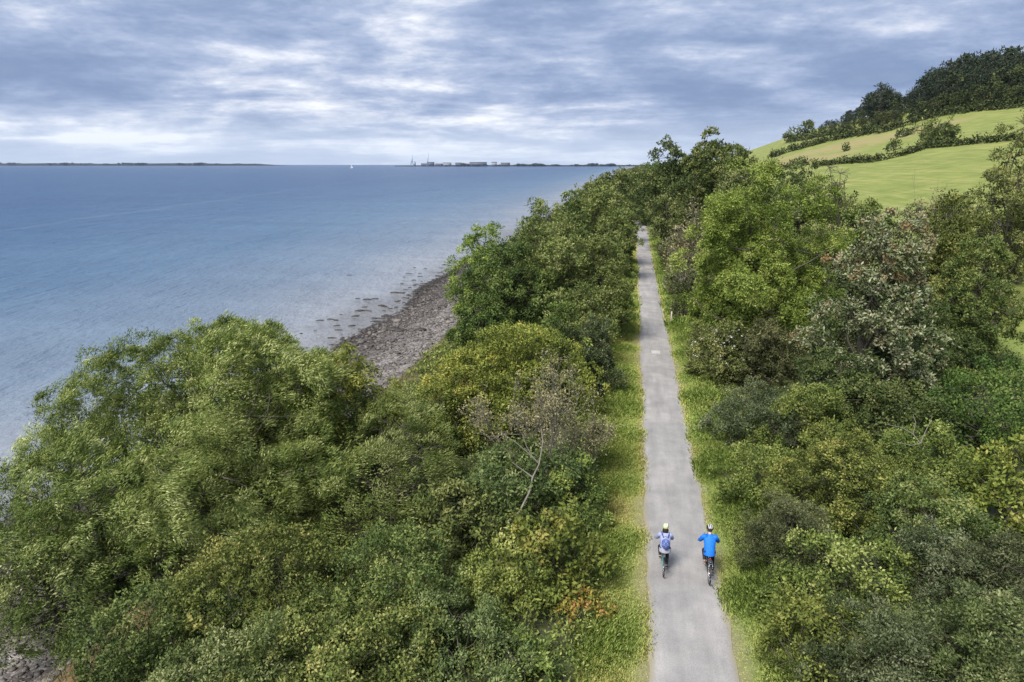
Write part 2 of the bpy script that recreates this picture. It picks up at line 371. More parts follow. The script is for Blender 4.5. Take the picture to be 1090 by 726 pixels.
def make_plant(kind, H, R, seed, D=40.0, shape='tree', lean=(0, 0), squash=1.0, dens=1.0, tint=0.0, loc=None):
    """(stem mesh, crown mesh) of a tree or bush of height H and crown radius R"""
    sp = SPEC[kind]; rng = np.random.default_rng(seed)
    bush = shape == 'bush'
    hb = sp['hb'] * H if not bush else 0.0
    nl = sp['nl']; g = math.pi * (3 - math.sqrt(5))
    i = np.arange(nl); q = (i + 0.5) / nl; q = np.clip(q + rng.uniform(-.05, .05, nl), .02, .98)
    if bush: prof = np.sqrt(np.clip(1 - q ** 2.2, 0, 1)) * 0.95 + .05
    elif kind == 'whitebeam': prof = np.clip(1.05 - q, 0, 1) ** .7 * (0.6 + .4 * np.minimum(1, q * 5))
    else: prof = np.sin(math.pi * np.clip(0.20 + 0.74 * q, 0, 1)) ** 0.75
    lr = sp['lr'] * R * rng.uniform(.75, 1.2, nl) * (0.72 + 0.4 * prof)
    rho = np.maximum(R * prof - lr * .85, 0) * rng.uniform(.75, 1.12, nl)
    th = i * g + rng.uniform(-.5, .5, nl)
    rho = rho * rng.uniform(.8, 1.12, nl); zc = hb + (H - hb) * (0.10 + 0.80 * q) * rng.uniform(.86, 1.08, nl) 
    zc = np.minimum(zc, H - lr * .75)
    c = np.stack([rho * np.cos(th) + lean[0] * q * R, rho * np.sin(th) * squash + lean[1] * q * R, zc], -1)
    r = np.stack([lr, lr, lr * rng.uniform(.62, .85, nl)], -1)
    # each lobe breaks into smaller heads that stand out of it by different amounts
    k1 = 9; i2 = np.repeat(np.arange(nl), k1)
    d2 = norm(rng.normal(size=(nl * k1, 3)) + np.array([0, 0, .25]))
    c2 = c[i2] + r[i2] * d2 * rng.uniform(.6, .98 if kind == 'willow' else 1.08, (nl * k1, 1)); r2 = (lr[i2] * rng.uniform(.24, .52, nl * k1))[:, None] * np.array([1, 1, .8])
    lt = rng.normal(size=nl)[i2] * .06 + rng.normal(size=nl * k1) * .05
    L = max(sp['L'], 2.4 * D / 683.0 * 0.9); W = max(sp['W'], sp['W'] / sp['L'] * L * .95)
    area = 2.2 * math.pi * R * max(R, (H - hb) * .62) * 1.25
    if bush: area = 2 * math.pi * R * (R * .5 + H * .6) * 1.15
    nleaf = int(dens * sp['lai'] * area / (L * W * 0.5) * 0.62)
    rc = max(sp['rc'], L * 1.9)
    spk0 = sp.get('spiky', 0); per = sp['per']; ncl = max(12, nleaf // per)
    m = ncl * 6
    wt = r2[:, 0] ** 2; li = rng.choice(nl * k1, m, p=wt / wt.sum())
    d = norm(rng.normal(size=(m, 3)) + np.array([0, 0, .35]))
    jit = np.where(rng.random(m) < .85, rng.uniform(.75, 1.08, m), rng.uniform(.3, .8, m))
    P = c2[li] + r2[li] * d * jit[:, None]
    if not bush:   # leaves near the middle, in front of and behind the trunk
        nf = m // 9; zq = rng.uniform(.12, .8, nf); aa = rng.uniform(0, 6.28, nf); rr = R * rng.uniform(.12, .6, nf) * np.sin(math.pi * np.clip(.2 + .74 * zq, 0, 1))
        P[:nf] = np.stack([rr * np.cos(aa) + lean[0] * zq * R, rr * np.sin(aa) + lean[1] * zq * R, H * zq], -1); d[:nf] = norm(np.stack([np.cos(aa), np.sin(aa), .5 + 0 * aa], -1))
    P[:, 2] = np.maximum(P[:, 2], .06)
    inside = np.zeros(m, bool)
    for k in range(nl):
        q2 = ((P - c[k]) / r[k]); inside |= (q2 * q2).sum(1) < .40
    if not bush: inside[:nf] &= rng.random(nf) < .5
    perm = rng.permutation(m); P, d, li, inside = P[perm], d[perm], li[perm], inside[perm]
    gapn = fake_noise(P, rng, 2.6 / max(R * .28, .8))
    axis = np.array([lean[0] * R * .5, lean[1] * R * .5, H * .5])
    outw = norm((P - axis) * np.array([1, 1, R / max(H * .6, .1)]))
    keep = (~inside | (rng.random(m) < .08)) & (gapn > sp['gap']) & ((d * outw).sum(1) > -.35) & (P[:, 2] > .05)
    ix = np.nonzero(keep)[0]
    cell = np.floor(P[ix] / (rc * 1.6) + rng.uniform(0, 1, 3)).astype(np.int64); key = cell[:, 0] * 73856093 ^ cell[:, 1] * 19349663 ^ cell[:, 2] * 83492791
    ix = ix[np.unique(key, return_index=True)[1]]
    Q = P[ix]; todo = np.ones(len(ix), bool); best = np.zeros(0, int)      # keep what hangs together: no sprig floats loose in the air
    while todo.sum() > len(best):
        st = np.zeros(len(ix), bool); st[np.nonzero(todo)[0][0]] = True; front = np.nonzero(st)[0]
        while len(front):
            near = np.zeros(len(ix), bool)
            for f in front: near |= ((Q - Q[f]) ** 2).sum(1) < (2.15 * rc) ** 2
            near &= ~st; st |= near; front = np.nonzero(near)[0]
        todo &= ~st
        if st.sum() > len(best): best = np.nonzero(st)[0]
    if len(best) > .6 * len(ix): ix = ix[best]
    per = int(np.clip(1.0 * nleaf / max(1, len(ix)), 14, 230))
    P, d, outw, lt = P[ix], d[ix], outw[ix], lt[li[ix]]
    wv = R * .10; P = P + np.stack([fake_noise(P, rng, 1.6 / max(R * .3, .6)) for _ in range(3)], -1) * wv * np.array([1, 1, .8]); P[:, 2] = np.maximum(P[:, 2], .05)
    nn = norm(d * .75 + outw * .25 + np.array([0, 0, .45]))
    cd = norm(d * .5 + outw * .4 + np.array([0, 0, .35]) + .5 * rng.normal(size=P.shape))
    spk = sp.get('spiky', 0)
    if spk: cd = norm(cd + np.array([0, 0, 1.0]) * spk)
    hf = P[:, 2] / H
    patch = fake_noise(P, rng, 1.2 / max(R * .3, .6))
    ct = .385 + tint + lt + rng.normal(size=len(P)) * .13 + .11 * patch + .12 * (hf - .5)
    if kind == 'whitebeam': ct = .34 + rng.normal(size=len(P)) * .2 + np.where(hf > .62, rng.uniform(-.1, .5, len(P)), .05)
    P = P + nn * (rng.uniform(-.5, .75, (len(P), 1)) * rc)
    if loc is not None:   # kept trimmed back from the path
        uu = np.abs(xy2uv(P[:, 0] + loc[0], P[:, 1] + loc[1])[0]); ok = (uu > 1.75 + rc * .5) | (P[:, 2] > 4.5)
        P, nn, cd, ct, hf = P[ok], nn[ok], cd[ok], ct[ok], hf[ok]
    mb = MB()
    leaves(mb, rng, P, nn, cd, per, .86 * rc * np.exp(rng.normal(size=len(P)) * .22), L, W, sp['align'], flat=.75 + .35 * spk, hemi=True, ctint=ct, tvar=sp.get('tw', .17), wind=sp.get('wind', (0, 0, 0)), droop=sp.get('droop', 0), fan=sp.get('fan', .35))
    if spk:   # shoots that stand out of the outline
        k = rng.choice(len(P), max(6, len(P) // 14)); dd = norm(nn[k] + np.array([0, 0, .9]) + .3 * rng.normal(size=(len(k), 3)))
        for s_ in (.5, .9, 1.3, 1.75, 2.2, 2.6):
            leaves(mb, rng, P[k] + dd * rc * s_, dd, dd, max(3, sp['per'] // 4), rc * .3, L, W, .5, ctint=ct[k] + .08, tvar=.12)
    sm = MB(); bw = (.018 if kind == 'sparse' else .026) * H + .03
    if bush:
        for k in rng.choice(nl, min(nl, 9), replace=False):
            limb(sm, rng, [rng.normal() * .18 * R, rng.normal() * .18 * R, -.15], c[k], .02 + .008 * H, .012, 5, .1, 5)
    else:
        tp = np.array([lean[0] * R * .5, lean[1] * R * .5, hb + (H - hb) * .62])
        trunk = limb(sm, rng, [0, 0, -.25], tp, bw, bw * .35, 8, .04, 8)
        for k in range(nl):
            s = np.clip((c[k, 2] * .62) / tp[2], .12, .97); j = s * 7; j0 = int(j); a = trunk[j0] + (trunk[min(7, j0 + 1)] - trunk[j0]) * (j - j0)
            limb(sm, rng, a, c[k], bw * .42 * (1.15 - s), bw * .10, 6, .07, 5)
    tw = sp.get('twigs', 3)
    for k in range(nl):
        e = c[k] + r[k] * norm(rng.normal(size=(tw, 3)) + np.array([0, 0, .5])) * .97
        for x in e: limb(sm, rng, c[k], x, .006 + .0022 * H * .7, .004 + .0003 * D * .6, 4, .08, 4)
    return sm.mesh('stem', sp['bark']), mb.mesh('crown', LM[sp['leaf']])

def branchy(rng, mb, p, d, ln, r, depth, tips, spread=.55, up=.12, rmin=.008):
    k = 4; pts = [np.array(p, float)]; dd = np.array(d, float)
    for _ in range(k):
        dd = norm(dd + rng.normal(size=3) * .16 + np.array([0, 0, up * .3])); pts.append(pts[-1] + dd * ln / k)
    tube(mb, pts, np.linspace(r, max(rmin, r * .62), k + 1), 5 if depth > 1 else 4)
    if depth == 0: tips.append((pts[-1], dd)); return
    for _ in range(rng.integers(2, 4)):
        j = rng.integers(2, k + 1)
        branchy(rng, mb, pts[j], norm(dd + rng.normal(size=3) * spread + np.array([0, 0, up])), ln * rng.uniform(.55, .82), max(rmin, r * .58), depth - 1, tips, spread, up, rmin)
    tips.append((pts[-1], dd))

def make_dead(H, R, seed, D, leaf, leafy=.35, stems=5, depth=4, rbase=.07):
    rng = np.random.default_rng(seed); sm = MB(); tips = []
    rmin = max(.007, .0006 * D * .55)
    for k in range(stems):
        a = k * 2.4 + rng.uniform(-.4, .4); lean = rng.uniform(.15, .6) * R / H
        branchy(rng, sm, [.15 * R * math.cos(a), .15 * R * math.sin(a), -.1], norm(np.array([math.cos(a) * lean * 1.4, math.sin(a) * lean * 1.4, 1.0])), H * .40, rbase * rng.uniform(.7, 1.1), depth, tips, .5, .14, rmin)
    tp = np.array([t[0] for t in tips]); td = np.array([t[1] for t in tips])
    f = np.array([R / max(1e-3, np.percentile(np.linalg.norm(tp[:, :2], axis=1), 96))] * 2 + [H / tp[:, 2].max()])
    for i in range(len(sm.V)): sm.V[i] = sm.V[i] * f
    tp = tp * f
    mb = MB()
    k = rng.choice(len(tp), max(10, int(len(tp) * leafy)), replace=False)
    L = max(.10, 2.2 * D / 683)
    leaves(mb, rng, tp[k], norm(td[k] + np.array([0, 0, .5])), td[k], 10, max(.3, 2 * L), L, L * .55, .3, ctint=.4 + .2 * rng.normal(size=len(k)))
    return sm, mb, leaf

def plant_at(px, D, py_top, rpx, kind, label, cat='tree', shape='tree', seed=None, name=None, group=None, base=None, col=None, **kw):
    Ht = top_h(py_top, D)
    hm = Ht * .55
    X = x_at(px, D, hm)
    zg = float(terrain_xy(X, D)) if base is None else base
    H = Ht - zg; R = rpx / FPX * zdepth(D, hm)
    seed = int(px * 7 + D * 13) if seed is None else seed
    name = name or ('bush' if shape == 'bush' else 'tree')
    t = thing(name, label, cat, (X, D, zg), 0, group)
    if kind in SPEC:
        s, c = make_plant(kind, H, R, seed, D, shape, loc=(X, D), **kw)
        link('stem' if shape == 'bush' else 'trunk', s, t); o = link('foliage' if shape == 'bush' else 'crown', c, t)
        rr = random.Random(seed * 31 + 7); v = rr.uniform(.84, 1.2); wmm = rr.uniform(-.09, .10)
        o.color = (*(col or (v * (1 + wmm), v, v * (1 - wmm * .8))), 1)
    return t, H, R

# ------------------------------------------------------------------ the setting
def ground_material():
    m, nt, N, Lk = mat_new('ground')
    tc = N('ShaderNodeTexCoord'); ob = tc.outputs['Object']
    sep = N('ShaderNodeSeparateXYZ'); Lk(ob, sep.inputs[0])
    n_big = noise_n(N, Lk, ob, .12, 4); n_mid = noise_n(N, Lk, ob, .9, 5); n_fine = noise_n(N, Lk, ob, 7.0, 5, .65)
    wob = m_math(N, Lk, 'MULTIPLY', m_math(N, Lk, 'SUBTRACT', n_mid, .5), 1.3)
    wob2 = m_math(N, Lk, 'MULTIPLY', m_math(N, Lk, 'SUBTRACT', n_fine, .5), .5)
    u = m_math(N, Lk, 'ADD', m_math(N, Lk, 'ADD', sep.outputs[0], wob), wob2)
    f = m_math(N, Lk, 'DIVIDE', m_math(N, Lk, 'ADD', u, 60), 120, True)
    U = lambda x: (x + 60) / 120
    zone = ramp(N, Lk, f, [(U(-50), (.05, .07, .07)), (U(-34), (.06, .06, .047)), (U(-32.6), (.026, .022, .017)), (U(-30.5), (.042, .035, .029)), (U(-27.5), (.075, .066, .059)),
                           (U(-23), (.20, .188, .182)), (U(-20.4), (.19, .178, .17)), (U(-19.9), (.07, .055, .036)), (U(-18.9), (.17, .115, .055)), (U(-16.5), (.05, .05, .028)), (U(-3.4), (.055, .06, .03)),
                           (U(-2.9), (.16, .18, .06)), (U(-1.55), (.185, .195, .07)), (U(-1.26), (.20, .18, .11)), (U(0), (.25, .235, .19)), (U(1.27), (.20, .18, .11)), (U(1.55), (.145, .185, .055)), (U(3.0), (.13, .17, .05)),
                           (U(3.7), (.055, .06, .03)), (U(23), (.06, .068, .03)), (U(25.5), (.19, .25, .065)), (U(60), (.19, .25, .065))])
    at = N('ShaderNodeAttribute'); at.attribute_name = 'tint'
    st = N('ShaderNodeMapping'); st.inputs['Scale'].default_value = (.035, .016, 1); Lk(ob, st.inputs[0])
    n_st = noise_n(N, Lk, st.outputs[0], 3.0, 6, .6)
    fieldc = ramp(N, Lk, n_st, [(.30, (.135, .172, .038)), (.46, (.165, .196, .046)), (.56, (.20, .218, .06)), (.68, (.26, .245, .095))])
    dry = mixc(N, Lk, n_fine, (.30, .24, .12), (.24, .185, .09))
    fieldc = mixc(N, Lk, .8, fieldc, ramp(N, Lk, noise_n(N, Lk, ob, .16, 7, .7), [(.3, (.74, .78, .72)), (.7, (1.24, 1.2, 1.2))]), 'MULTIPLY')
    fieldc = mixc(N, Lk, at.outputs['Fac'], fieldc, dry)
    isf = N('ShaderNodeMapRange'); isf.inputs[1].default_value = 24.5; isf.inputs[2].default_value = 26.5; Lk(u, isf.inputs[0])
    base = mixc(N, Lk, isf.outputs[0], zone, fieldc)
    # pebbles and mottling
    v = N('ShaderNodeTexVoronoi'); v.inputs['Scale'].default_value = 4.5; Lk(ob, v.inputs['Vector'])
    v2 = N('ShaderNodeTexVoronoi'); v2.inputs['Scale'].default_value = 1.6; Lk(ob, v2.inputs['Vector'])
    sepc = N('ShaderNodeSeparateColor'); Lk(v.outputs['Color'], sepc.inputs[0])
    bm = N('ShaderNodeMapRange'); bm.inputs[1].default_value = -19.6; bm.inputs[2].default_value = -20.6; Lk(u, bm.inputs[0])
    pv = ramp(N, Lk, sepc.outputs[0], [(0, (.45, .45, .47)), (.5, (.95, .93, .95)), (1, (1.6, 1.55, 1.55))])
    c = mixc(N, Lk, bm.outputs[0], base, mixc(N, Lk, .8, base, pv, 'MULTIPLY'))
    wrack = ramp(N, Lk, noise_n(N, Lk, ob, .55, 6, .7, .6), [(.50, (1, 1, 1)), (.60, (.30, .26, .22))])
    c = mixc(N, Lk, bm.outputs[0], c, mixc(N, Lk, .85, c, wrack, 'MULTIPLY'))
    mot = ramp(N, Lk, n_fine, [(.25, (.62, .62, .62)), (.75, (1.35, 1.35, 1.3))])
    c = mixc(N, Lk, .7, c, mot, 'MULTIPLY')
    p = N('ShaderNodeBsdfPrincipled'); Lk(c, p.inputs['Base Color']); p.inputs['Roughness'].default_value = .85; p.inputs['Specular IOR Level'].default_value = .25
    h = m_math(N, Lk, 'ADD', m_math(N, Lk, 'MULTIPLY', n_fine, .5), m_math(N, Lk, 'MULTIPLY', m_math(N, Lk, 'MULTIPLY', v.outputs['Distance'], bm.outputs[0]), -1.2))
    b = N('ShaderNodeBump'); b.inputs['Strength'].default_value = .7; b.inputs['Distance'].default_value = .12; Lk(h, b.inputs['Height']); Lk(b.outputs[0], p.inputs['Normal'])
    o = N('ShaderNodeOutputMaterial'); Lk(p.outputs[0], o.inputs[0]); return m

def place_uv(o):
    o.location = (P0[0], P0[1], 0); o.rotation_euler = (0, 0, -PATH_ANG); return o

def grid_uv(us, vs, zf):
    U, V = np.meshgrid(us, vs); Z = zf(U, V)
    P = np.stack([U, V, Z], -1).reshape(-1, 3); nu, nv = len(us), len(vs)
    i = np.arange(nv - 1)[:, None] * nu; j = np.arange(nu - 1)[None, :]
    F = np.stack([i + j, i + j + 1, i + nu + j + 1, i + nu + j], -1).reshape(-1, 4)
    return P, F

# dry bank across the hill field: between these two lines of the slope
DRY = [[hit(a, b)[:2] for a, b in ln] for ln in
       ([(838, 168), (880, 158), (925, 151), (960, 143), (1000, 134)], [(835, 172), (858, 170), (880, 168)])]
def build_ground():
    us = np.unique(np.concatenate([np.linspace(-400, -70, 12), np.linspace(-70, -36, 12), np.arange(-36, 26.01, .8), np.arange(26, 120, 4), np.arange(120, 420, 8), np.linspace(420, 3000, 24)]))
    vs = np.unique(np.concatenate([np.linspace(-120, -20, 9), np.arange(-20, 160, 1.6), np.arange(160, 400, 6), np.arange(400, 1000, 12), np.linspace(1000, 2600, 40)]))
    P, F = grid_uv(us, vs, terrain)
    nf = np.sin(P[:, 0] * 2.1 + np.sin(P[:, 1] * 1.3) * 2) * np.sin(P[:, 1] * 1.7 + P[:, 0]) * .07
    P[:, 2] += np.where((P[:, 0] < -4) & (P[:, 0] > -40), nf, 0)
    P[:, 2] -= .03 * sstep(1.6, 1.0, np.abs(P[:, 0]))
    # end of the land: drops under the sea far away along the shore
    P[:, 2] -= 14 * sstep(2350, 2600, P[:, 1])
    x, y = uv2xy(P[:, 0], P[:, 1]); w = np.zeros(len(P))
    for ln, wd in zip(DRY, (14, 17)):
        pts = np.array(ln)
        t = np.linspace(0, len(pts) - 1, 60); q = np.stack([np.interp(t, np.arange(len(pts)), pts[:, 0]), np.interp(t, np.arange(len(pts)), pts[:, 1])], -1)
        dm = np.full(len(P), 1e9); sel = (P[:, 0] > 24) & (P[:, 1] > 60) & (P[:, 1] < 1400)
        dd = ((x[sel][:, None] - q[None, :, 0]) ** 2 + (y[sel][:, None] - q[None, :, 1]) ** 2).min(1) ** .5
        dm[sel] = dd; w = np.maximum(w, 0.7 * (1 - sstep(wd * .3, wd * 1.5, dm)))
    mb = MB(); mb.add(P, F, w)
    o = mb.build('ground', ground_material(), smooth=True); place_uv(o); tag(o, kind='structure')

def path_material():
    m, nt, N, Lk = mat_new('path_gravel')
    tc = N('ShaderNodeTexCoord'); ob = tc.outputs['Object']; sep = N('ShaderNodeSeparateXYZ'); Lk(ob, sep.inputs[0])
    fine = noise_n(N, Lk, ob, 26, 4, .7); mid = noise_n(N, Lk, ob, 1.1, 5, .6)
    mp = N('ShaderNodeMapping'); mp.inputs['Scale'].default_value = (1.4, .16, 1); Lk(ob, mp.inputs[0]); streak = noise_n(N, Lk, mp.outputs[0], 1.3, 5, .6)
    c = ramp(N, Lk, streak, [(.3, (.215, .207, .203)), (.55, (.256, .247, .242)), (.75, (.305, .294, .286))])
    c = mixc(N, Lk, .6, c, ramp(N, Lk, mid, [(.3, (.78, .78, .79)), (.7, (1.2, 1.2, 1.18))]), 'MULTIPLY')
    spk = ramp(N, Lk, fine, [(.3, (.72, .72, .73)), (.5, (1, 1, 1)), (.72, (1.3, 1.3, 1.28))]); c = mixc(N, Lk, .75, c, spk, 'MULTIPLY')
    worn = noise_n(N, Lk, ob, .42, 3, .5, .4); c = mixc(N, Lk, .5, c, ramp(N, Lk, worn, [(.36, (.84, .84, .85)), (.5, (1, 1, 1)), (.66, (1.22, 1.21, 1.19))]), 'MULTIPLY')
    # patch repairs
    v = N('ShaderNodeTexVoronoi'); v.inputs['Scale'].default_value = .33; Lk(ob, v.inputs['Vector'])
    pat = ramp(N, Lk, v.outputs['Distance'], [(.06, (1.22, 1.21, 1.19)), (.22, (1, 1, 1))]); c = mixc(N, Lk, .6, c, pat, 'MULTIPLY')
    au = m_math(N, Lk, 'ABSOLUTE', sep.outputs[0]); e = m_math(N, Lk, 'ADD', au, m_math(N, Lk, 'MULTIPLY', m_math(N, Lk, 'SUBTRACT', mid, .5), .35))
    ed = N('ShaderNodeMapRange'); ed.inputs[1].default_value = 1.06; ed.inputs[2].default_value = 1.24; Lk(e, ed.inputs[0])
    c = mixc(N, Lk, m_math(N, Lk, 'MULTIPLY', ed.outputs[0], .75), c, (.24, .21, .13))
    p = N('ShaderNodeBsdfPrincipled'); Lk(c, p.inputs['Base Color']); p.inputs['Roughness'].default_value = .9; p.inputs['Specular IOR Level'].default_value = .2
    b = N('ShaderNodeBump'); b.inputs['Strength'].default_value = .35; b.inputs['Distance'].default_value = .02; Lk(fine, b.inputs['Height']); Lk(b.outputs[0], p.inputs['Normal'])
    o = N('ShaderNodeOutputMaterial'); Lk(p.outputs[0], o.inputs[0]); return m
def build_path():
    rng = np.random.default_rng(5)
    vs = np.concatenate([np.arange(-40, 60, .35), np.arange(60, 260, 1.5)]); n = len(vs)
    el = -1.24 + .05 * np.sin(vs * .7) + .03 * np.sin(vs * 2.3 + 1) + rng.normal(size=n) * .018
    er = 1.24 + .05 * np.sin(vs * .6 + 2) + .03 * np.sin(vs * 2.7) + rng.normal(size=n) * .018
    cols = np.linspace(0, 1, 7)
    P = np.stack([np.stack([el + (er - el) * t, vs, .012 + .035 * (1 - (2 * t - 1) ** 2) + 0 * vs], -1) for t in cols], 1).reshape(-1, 3)
    i = np.arange(n - 1)[:, None] * 7; j = np.arange(6)[None, :]
    F = np.stack([i + j, i + j + 1, i + 7 + j + 1, i + 7 + j], -1).reshape(-1, 4)
    mb = MB(); mb.add(P, F); o = mb.build('path', path_material(), smooth=True); place_uv(o); tag(o, kind='structure')
    # a pale painted bar across the middle of the path
    mb = MB(); mb.add([[-.34, 50.6, .052], [.30, 50.6, .052], [.30, 51.5, .052], [-.34, 51.5, .052]], np.array([[0, 1, 2, 3]]))
    o = mb.build('painted_marking', plain('worn_white_paint', (.37, .36, .345), .8, .3, 9)); place_uv(o); tag(o, kind='structure')

def sea_material():
    m, nt, N, Lk = mat_new('sea_water')
    tc = N('ShaderNodeTexCoord'); ob = tc.outputs['Object']; sep = N('ShaderNodeSeparateXYZ'); Lk(ob, sep.inputs[0])
    nb = noise_n(N, Lk, ob, .03, 4, .6)
    u = m_math(N, Lk, 'ADD', sep.outputs[0], m_math(N, Lk, 'MULTIPLY', m_math(N, Lk, 'SUBTRACT', nb, .5), 24))
    f = m_math(N, Lk, 'DIVIDE', m_math(N, Lk, 'ADD', u, 260), 240, True)
    U = lambda x: (x + 260) / 240
    c = ramp(N, Lk, f, [(0, (.031, .077, .163)), (U(-150), (.042, .095, .178)), (U(-90), (.068, .128, .208)), (U(-55), (.128, .172, .23)), (U(-38), (.22, .238, .265)), (U(-32), (.17, .17, .175))])
    # weed showing through the shallows
    wd = noise_n(N, Lk, ob, .35, 6, .65, .3)
    sh = N('ShaderNodeMapRange'); sh.inputs[1].default_value = -50; sh.inputs[2].default_value = -33; Lk(sep.outputs[0], sh.inputs[0])
    wf = m_math(N, Lk, 'MULTIPLY', ramp(N, Lk, wd, [(.56, (0, 0, 0)), (.68, (1, 1, 1))]), m_math(N, Lk, 'MULTIPLY', sh.outputs[0], .55))
    c = mixc(N, Lk, wf, c, (.10, .085, .06))
    # long wind lanes
    mp = N('ShaderNodeMapping'); mp.inputs['Rotation'].default_value = (0, 0, math.radians(-62)); mp.inputs['Scale'].default_value = (.0045, .055, 1); Lk(ob, mp.inputs[0])
    lane = noise_n(N, Lk, mp.outputs[0], 1.6, 6, .6)
    c = mixc(N, Lk, .55, c, ramp(N, Lk, lane, [(.3, (.78, .80, .84)), (.7, (1.22, 1.2, 1.15))]), 'MULTIPLY')
    # a pale slick drawn out by the current
    q = []
    for a, b in ((0, 246), (290, 205)):
        d_ = ray(a, b); k_ = (SEA_Z - CAM_H) / d_[2]; q.append(np.array(xy2uv(d_[0] * k_, d_[1] * k_)))
    dd = (q[1] - q[0]) / np.linalg.norm(q[1] - q[0]); nv = np.array([-dd[1], dd[0]])
    dist = m_math(N, Lk, 'SUBTRACT', m_math(N, Lk, 'ADD', m_math(N, Lk, 'MULTIPLY', sep.outputs[0], float(nv[0])), m_math(N, Lk, 'MULTIPLY', sep.outputs[1], float(nv[1]))), float(q[0] @ nv))
    dist = m_math(N, Lk, 'ABSOLUTE', m_math(N, Lk, 'ADD', dist, m_math(N, Lk, 'MULTIPLY', m_math(N, Lk, 'SUBTRACT', noise_n(N, Lk, ob, .02, 4), .5), 22)))
    sl = N('ShaderNodeMapRange'); sl.inputs[1].default_value = 3.2; sl.inputs[2].default_value = .5; Lk(dist, sl.inputs[0])
    c = mixc(N, Lk, m_math(N, Lk, 'MULTIPLY', sl.outputs[0], .07), c, (.30, .36, .44))
    p = N('ShaderNodeBsdfPrincipled'); Lk(c, p.inputs['Base Color']); p.inputs['IOR'].default_value = 1.33; p.inputs['Specular IOR Level'].default_value = .3
    mp2 = N('ShaderNodeMapping'); mp2.inputs['Rotation'].default_value = (0, 0, math.radians(20)); mp2.inputs['Scale'].default_value = (1.0, .45, 1); Lk(ob, mp2.inputs[0])
    w1 = noise_n(N, Lk, mp2.outputs[0], 1.5, 5, .62, .4); w2 = noise_n(N, Lk, mp2.outputs[0], .22, 5, .6, .2); w3 = noise_n(N, Lk, mp2.outputs[0], .04, 4, .6)
    h = m_math(N, Lk, 'ADD', m_math(N, Lk, 'MULTIPLY', w1, .22), m_math(N, Lk, 'ADD', m_math(N, Lk, 'MULTIPLY', w2, .9), m_math(N, Lk, 'MULTIPLY', w3, 2.4)))
    b = N('ShaderNodeBump'); b.inputs['Strength'].default_value = .9; b.inputs['Distance'].default_value = 1.6; Lk(h, b.inputs['Height']); Lk(b.outputs[0], p.inputs['Normal'])
    p.inputs['Specular IOR Level'].default_value = 0.0; p.inputs['Roughness'].default_value = .9
    g = N('ShaderNodeBsdfGlossy'); g.inputs['Roughness'].default_value = .14; Lk(b.outputs[0], g.inputs['Normal'])
    fr = N('ShaderNodeFresnel'); fr.inputs[0].default_value = 1.33; Lk(b.outputs[0], fr.inputs['Normal'])
    fm = N('ShaderNodeMapRange'); fm.inputs[1].default_value = .02; fm.inputs[2].default_value = .75; fm.inputs[3].default_value = .03; fm.inputs[4].default_value = .46; Lk(fr.outputs[0], fm.inputs[0])
    ms = N('ShaderNodeMixShader'); Lk(fm.outputs[0], ms.inputs[0]); Lk(p.outputs[0], ms.inputs[1]); Lk(g.outputs[0], ms.inputs[2])
    o = N('ShaderNodeOutputMaterial'); Lk(ms.outputs[0], o.inputs[0]); return m
def build_sea():
    us = np.array([-9000, -3000, -900, -300, -100, -20, 300, 2000, 9000.]); vs = np.array([-600, 0, 200, 900, 3000, 9500.])
    P, F = grid_uv(us, vs, lambda U, V: np.full(U.shape, SEA_Z))
    mb = MB(); mb.add(P, F); o = mb.build('sea', sea_material()); place_uv(o); tag(o, kind='structure')

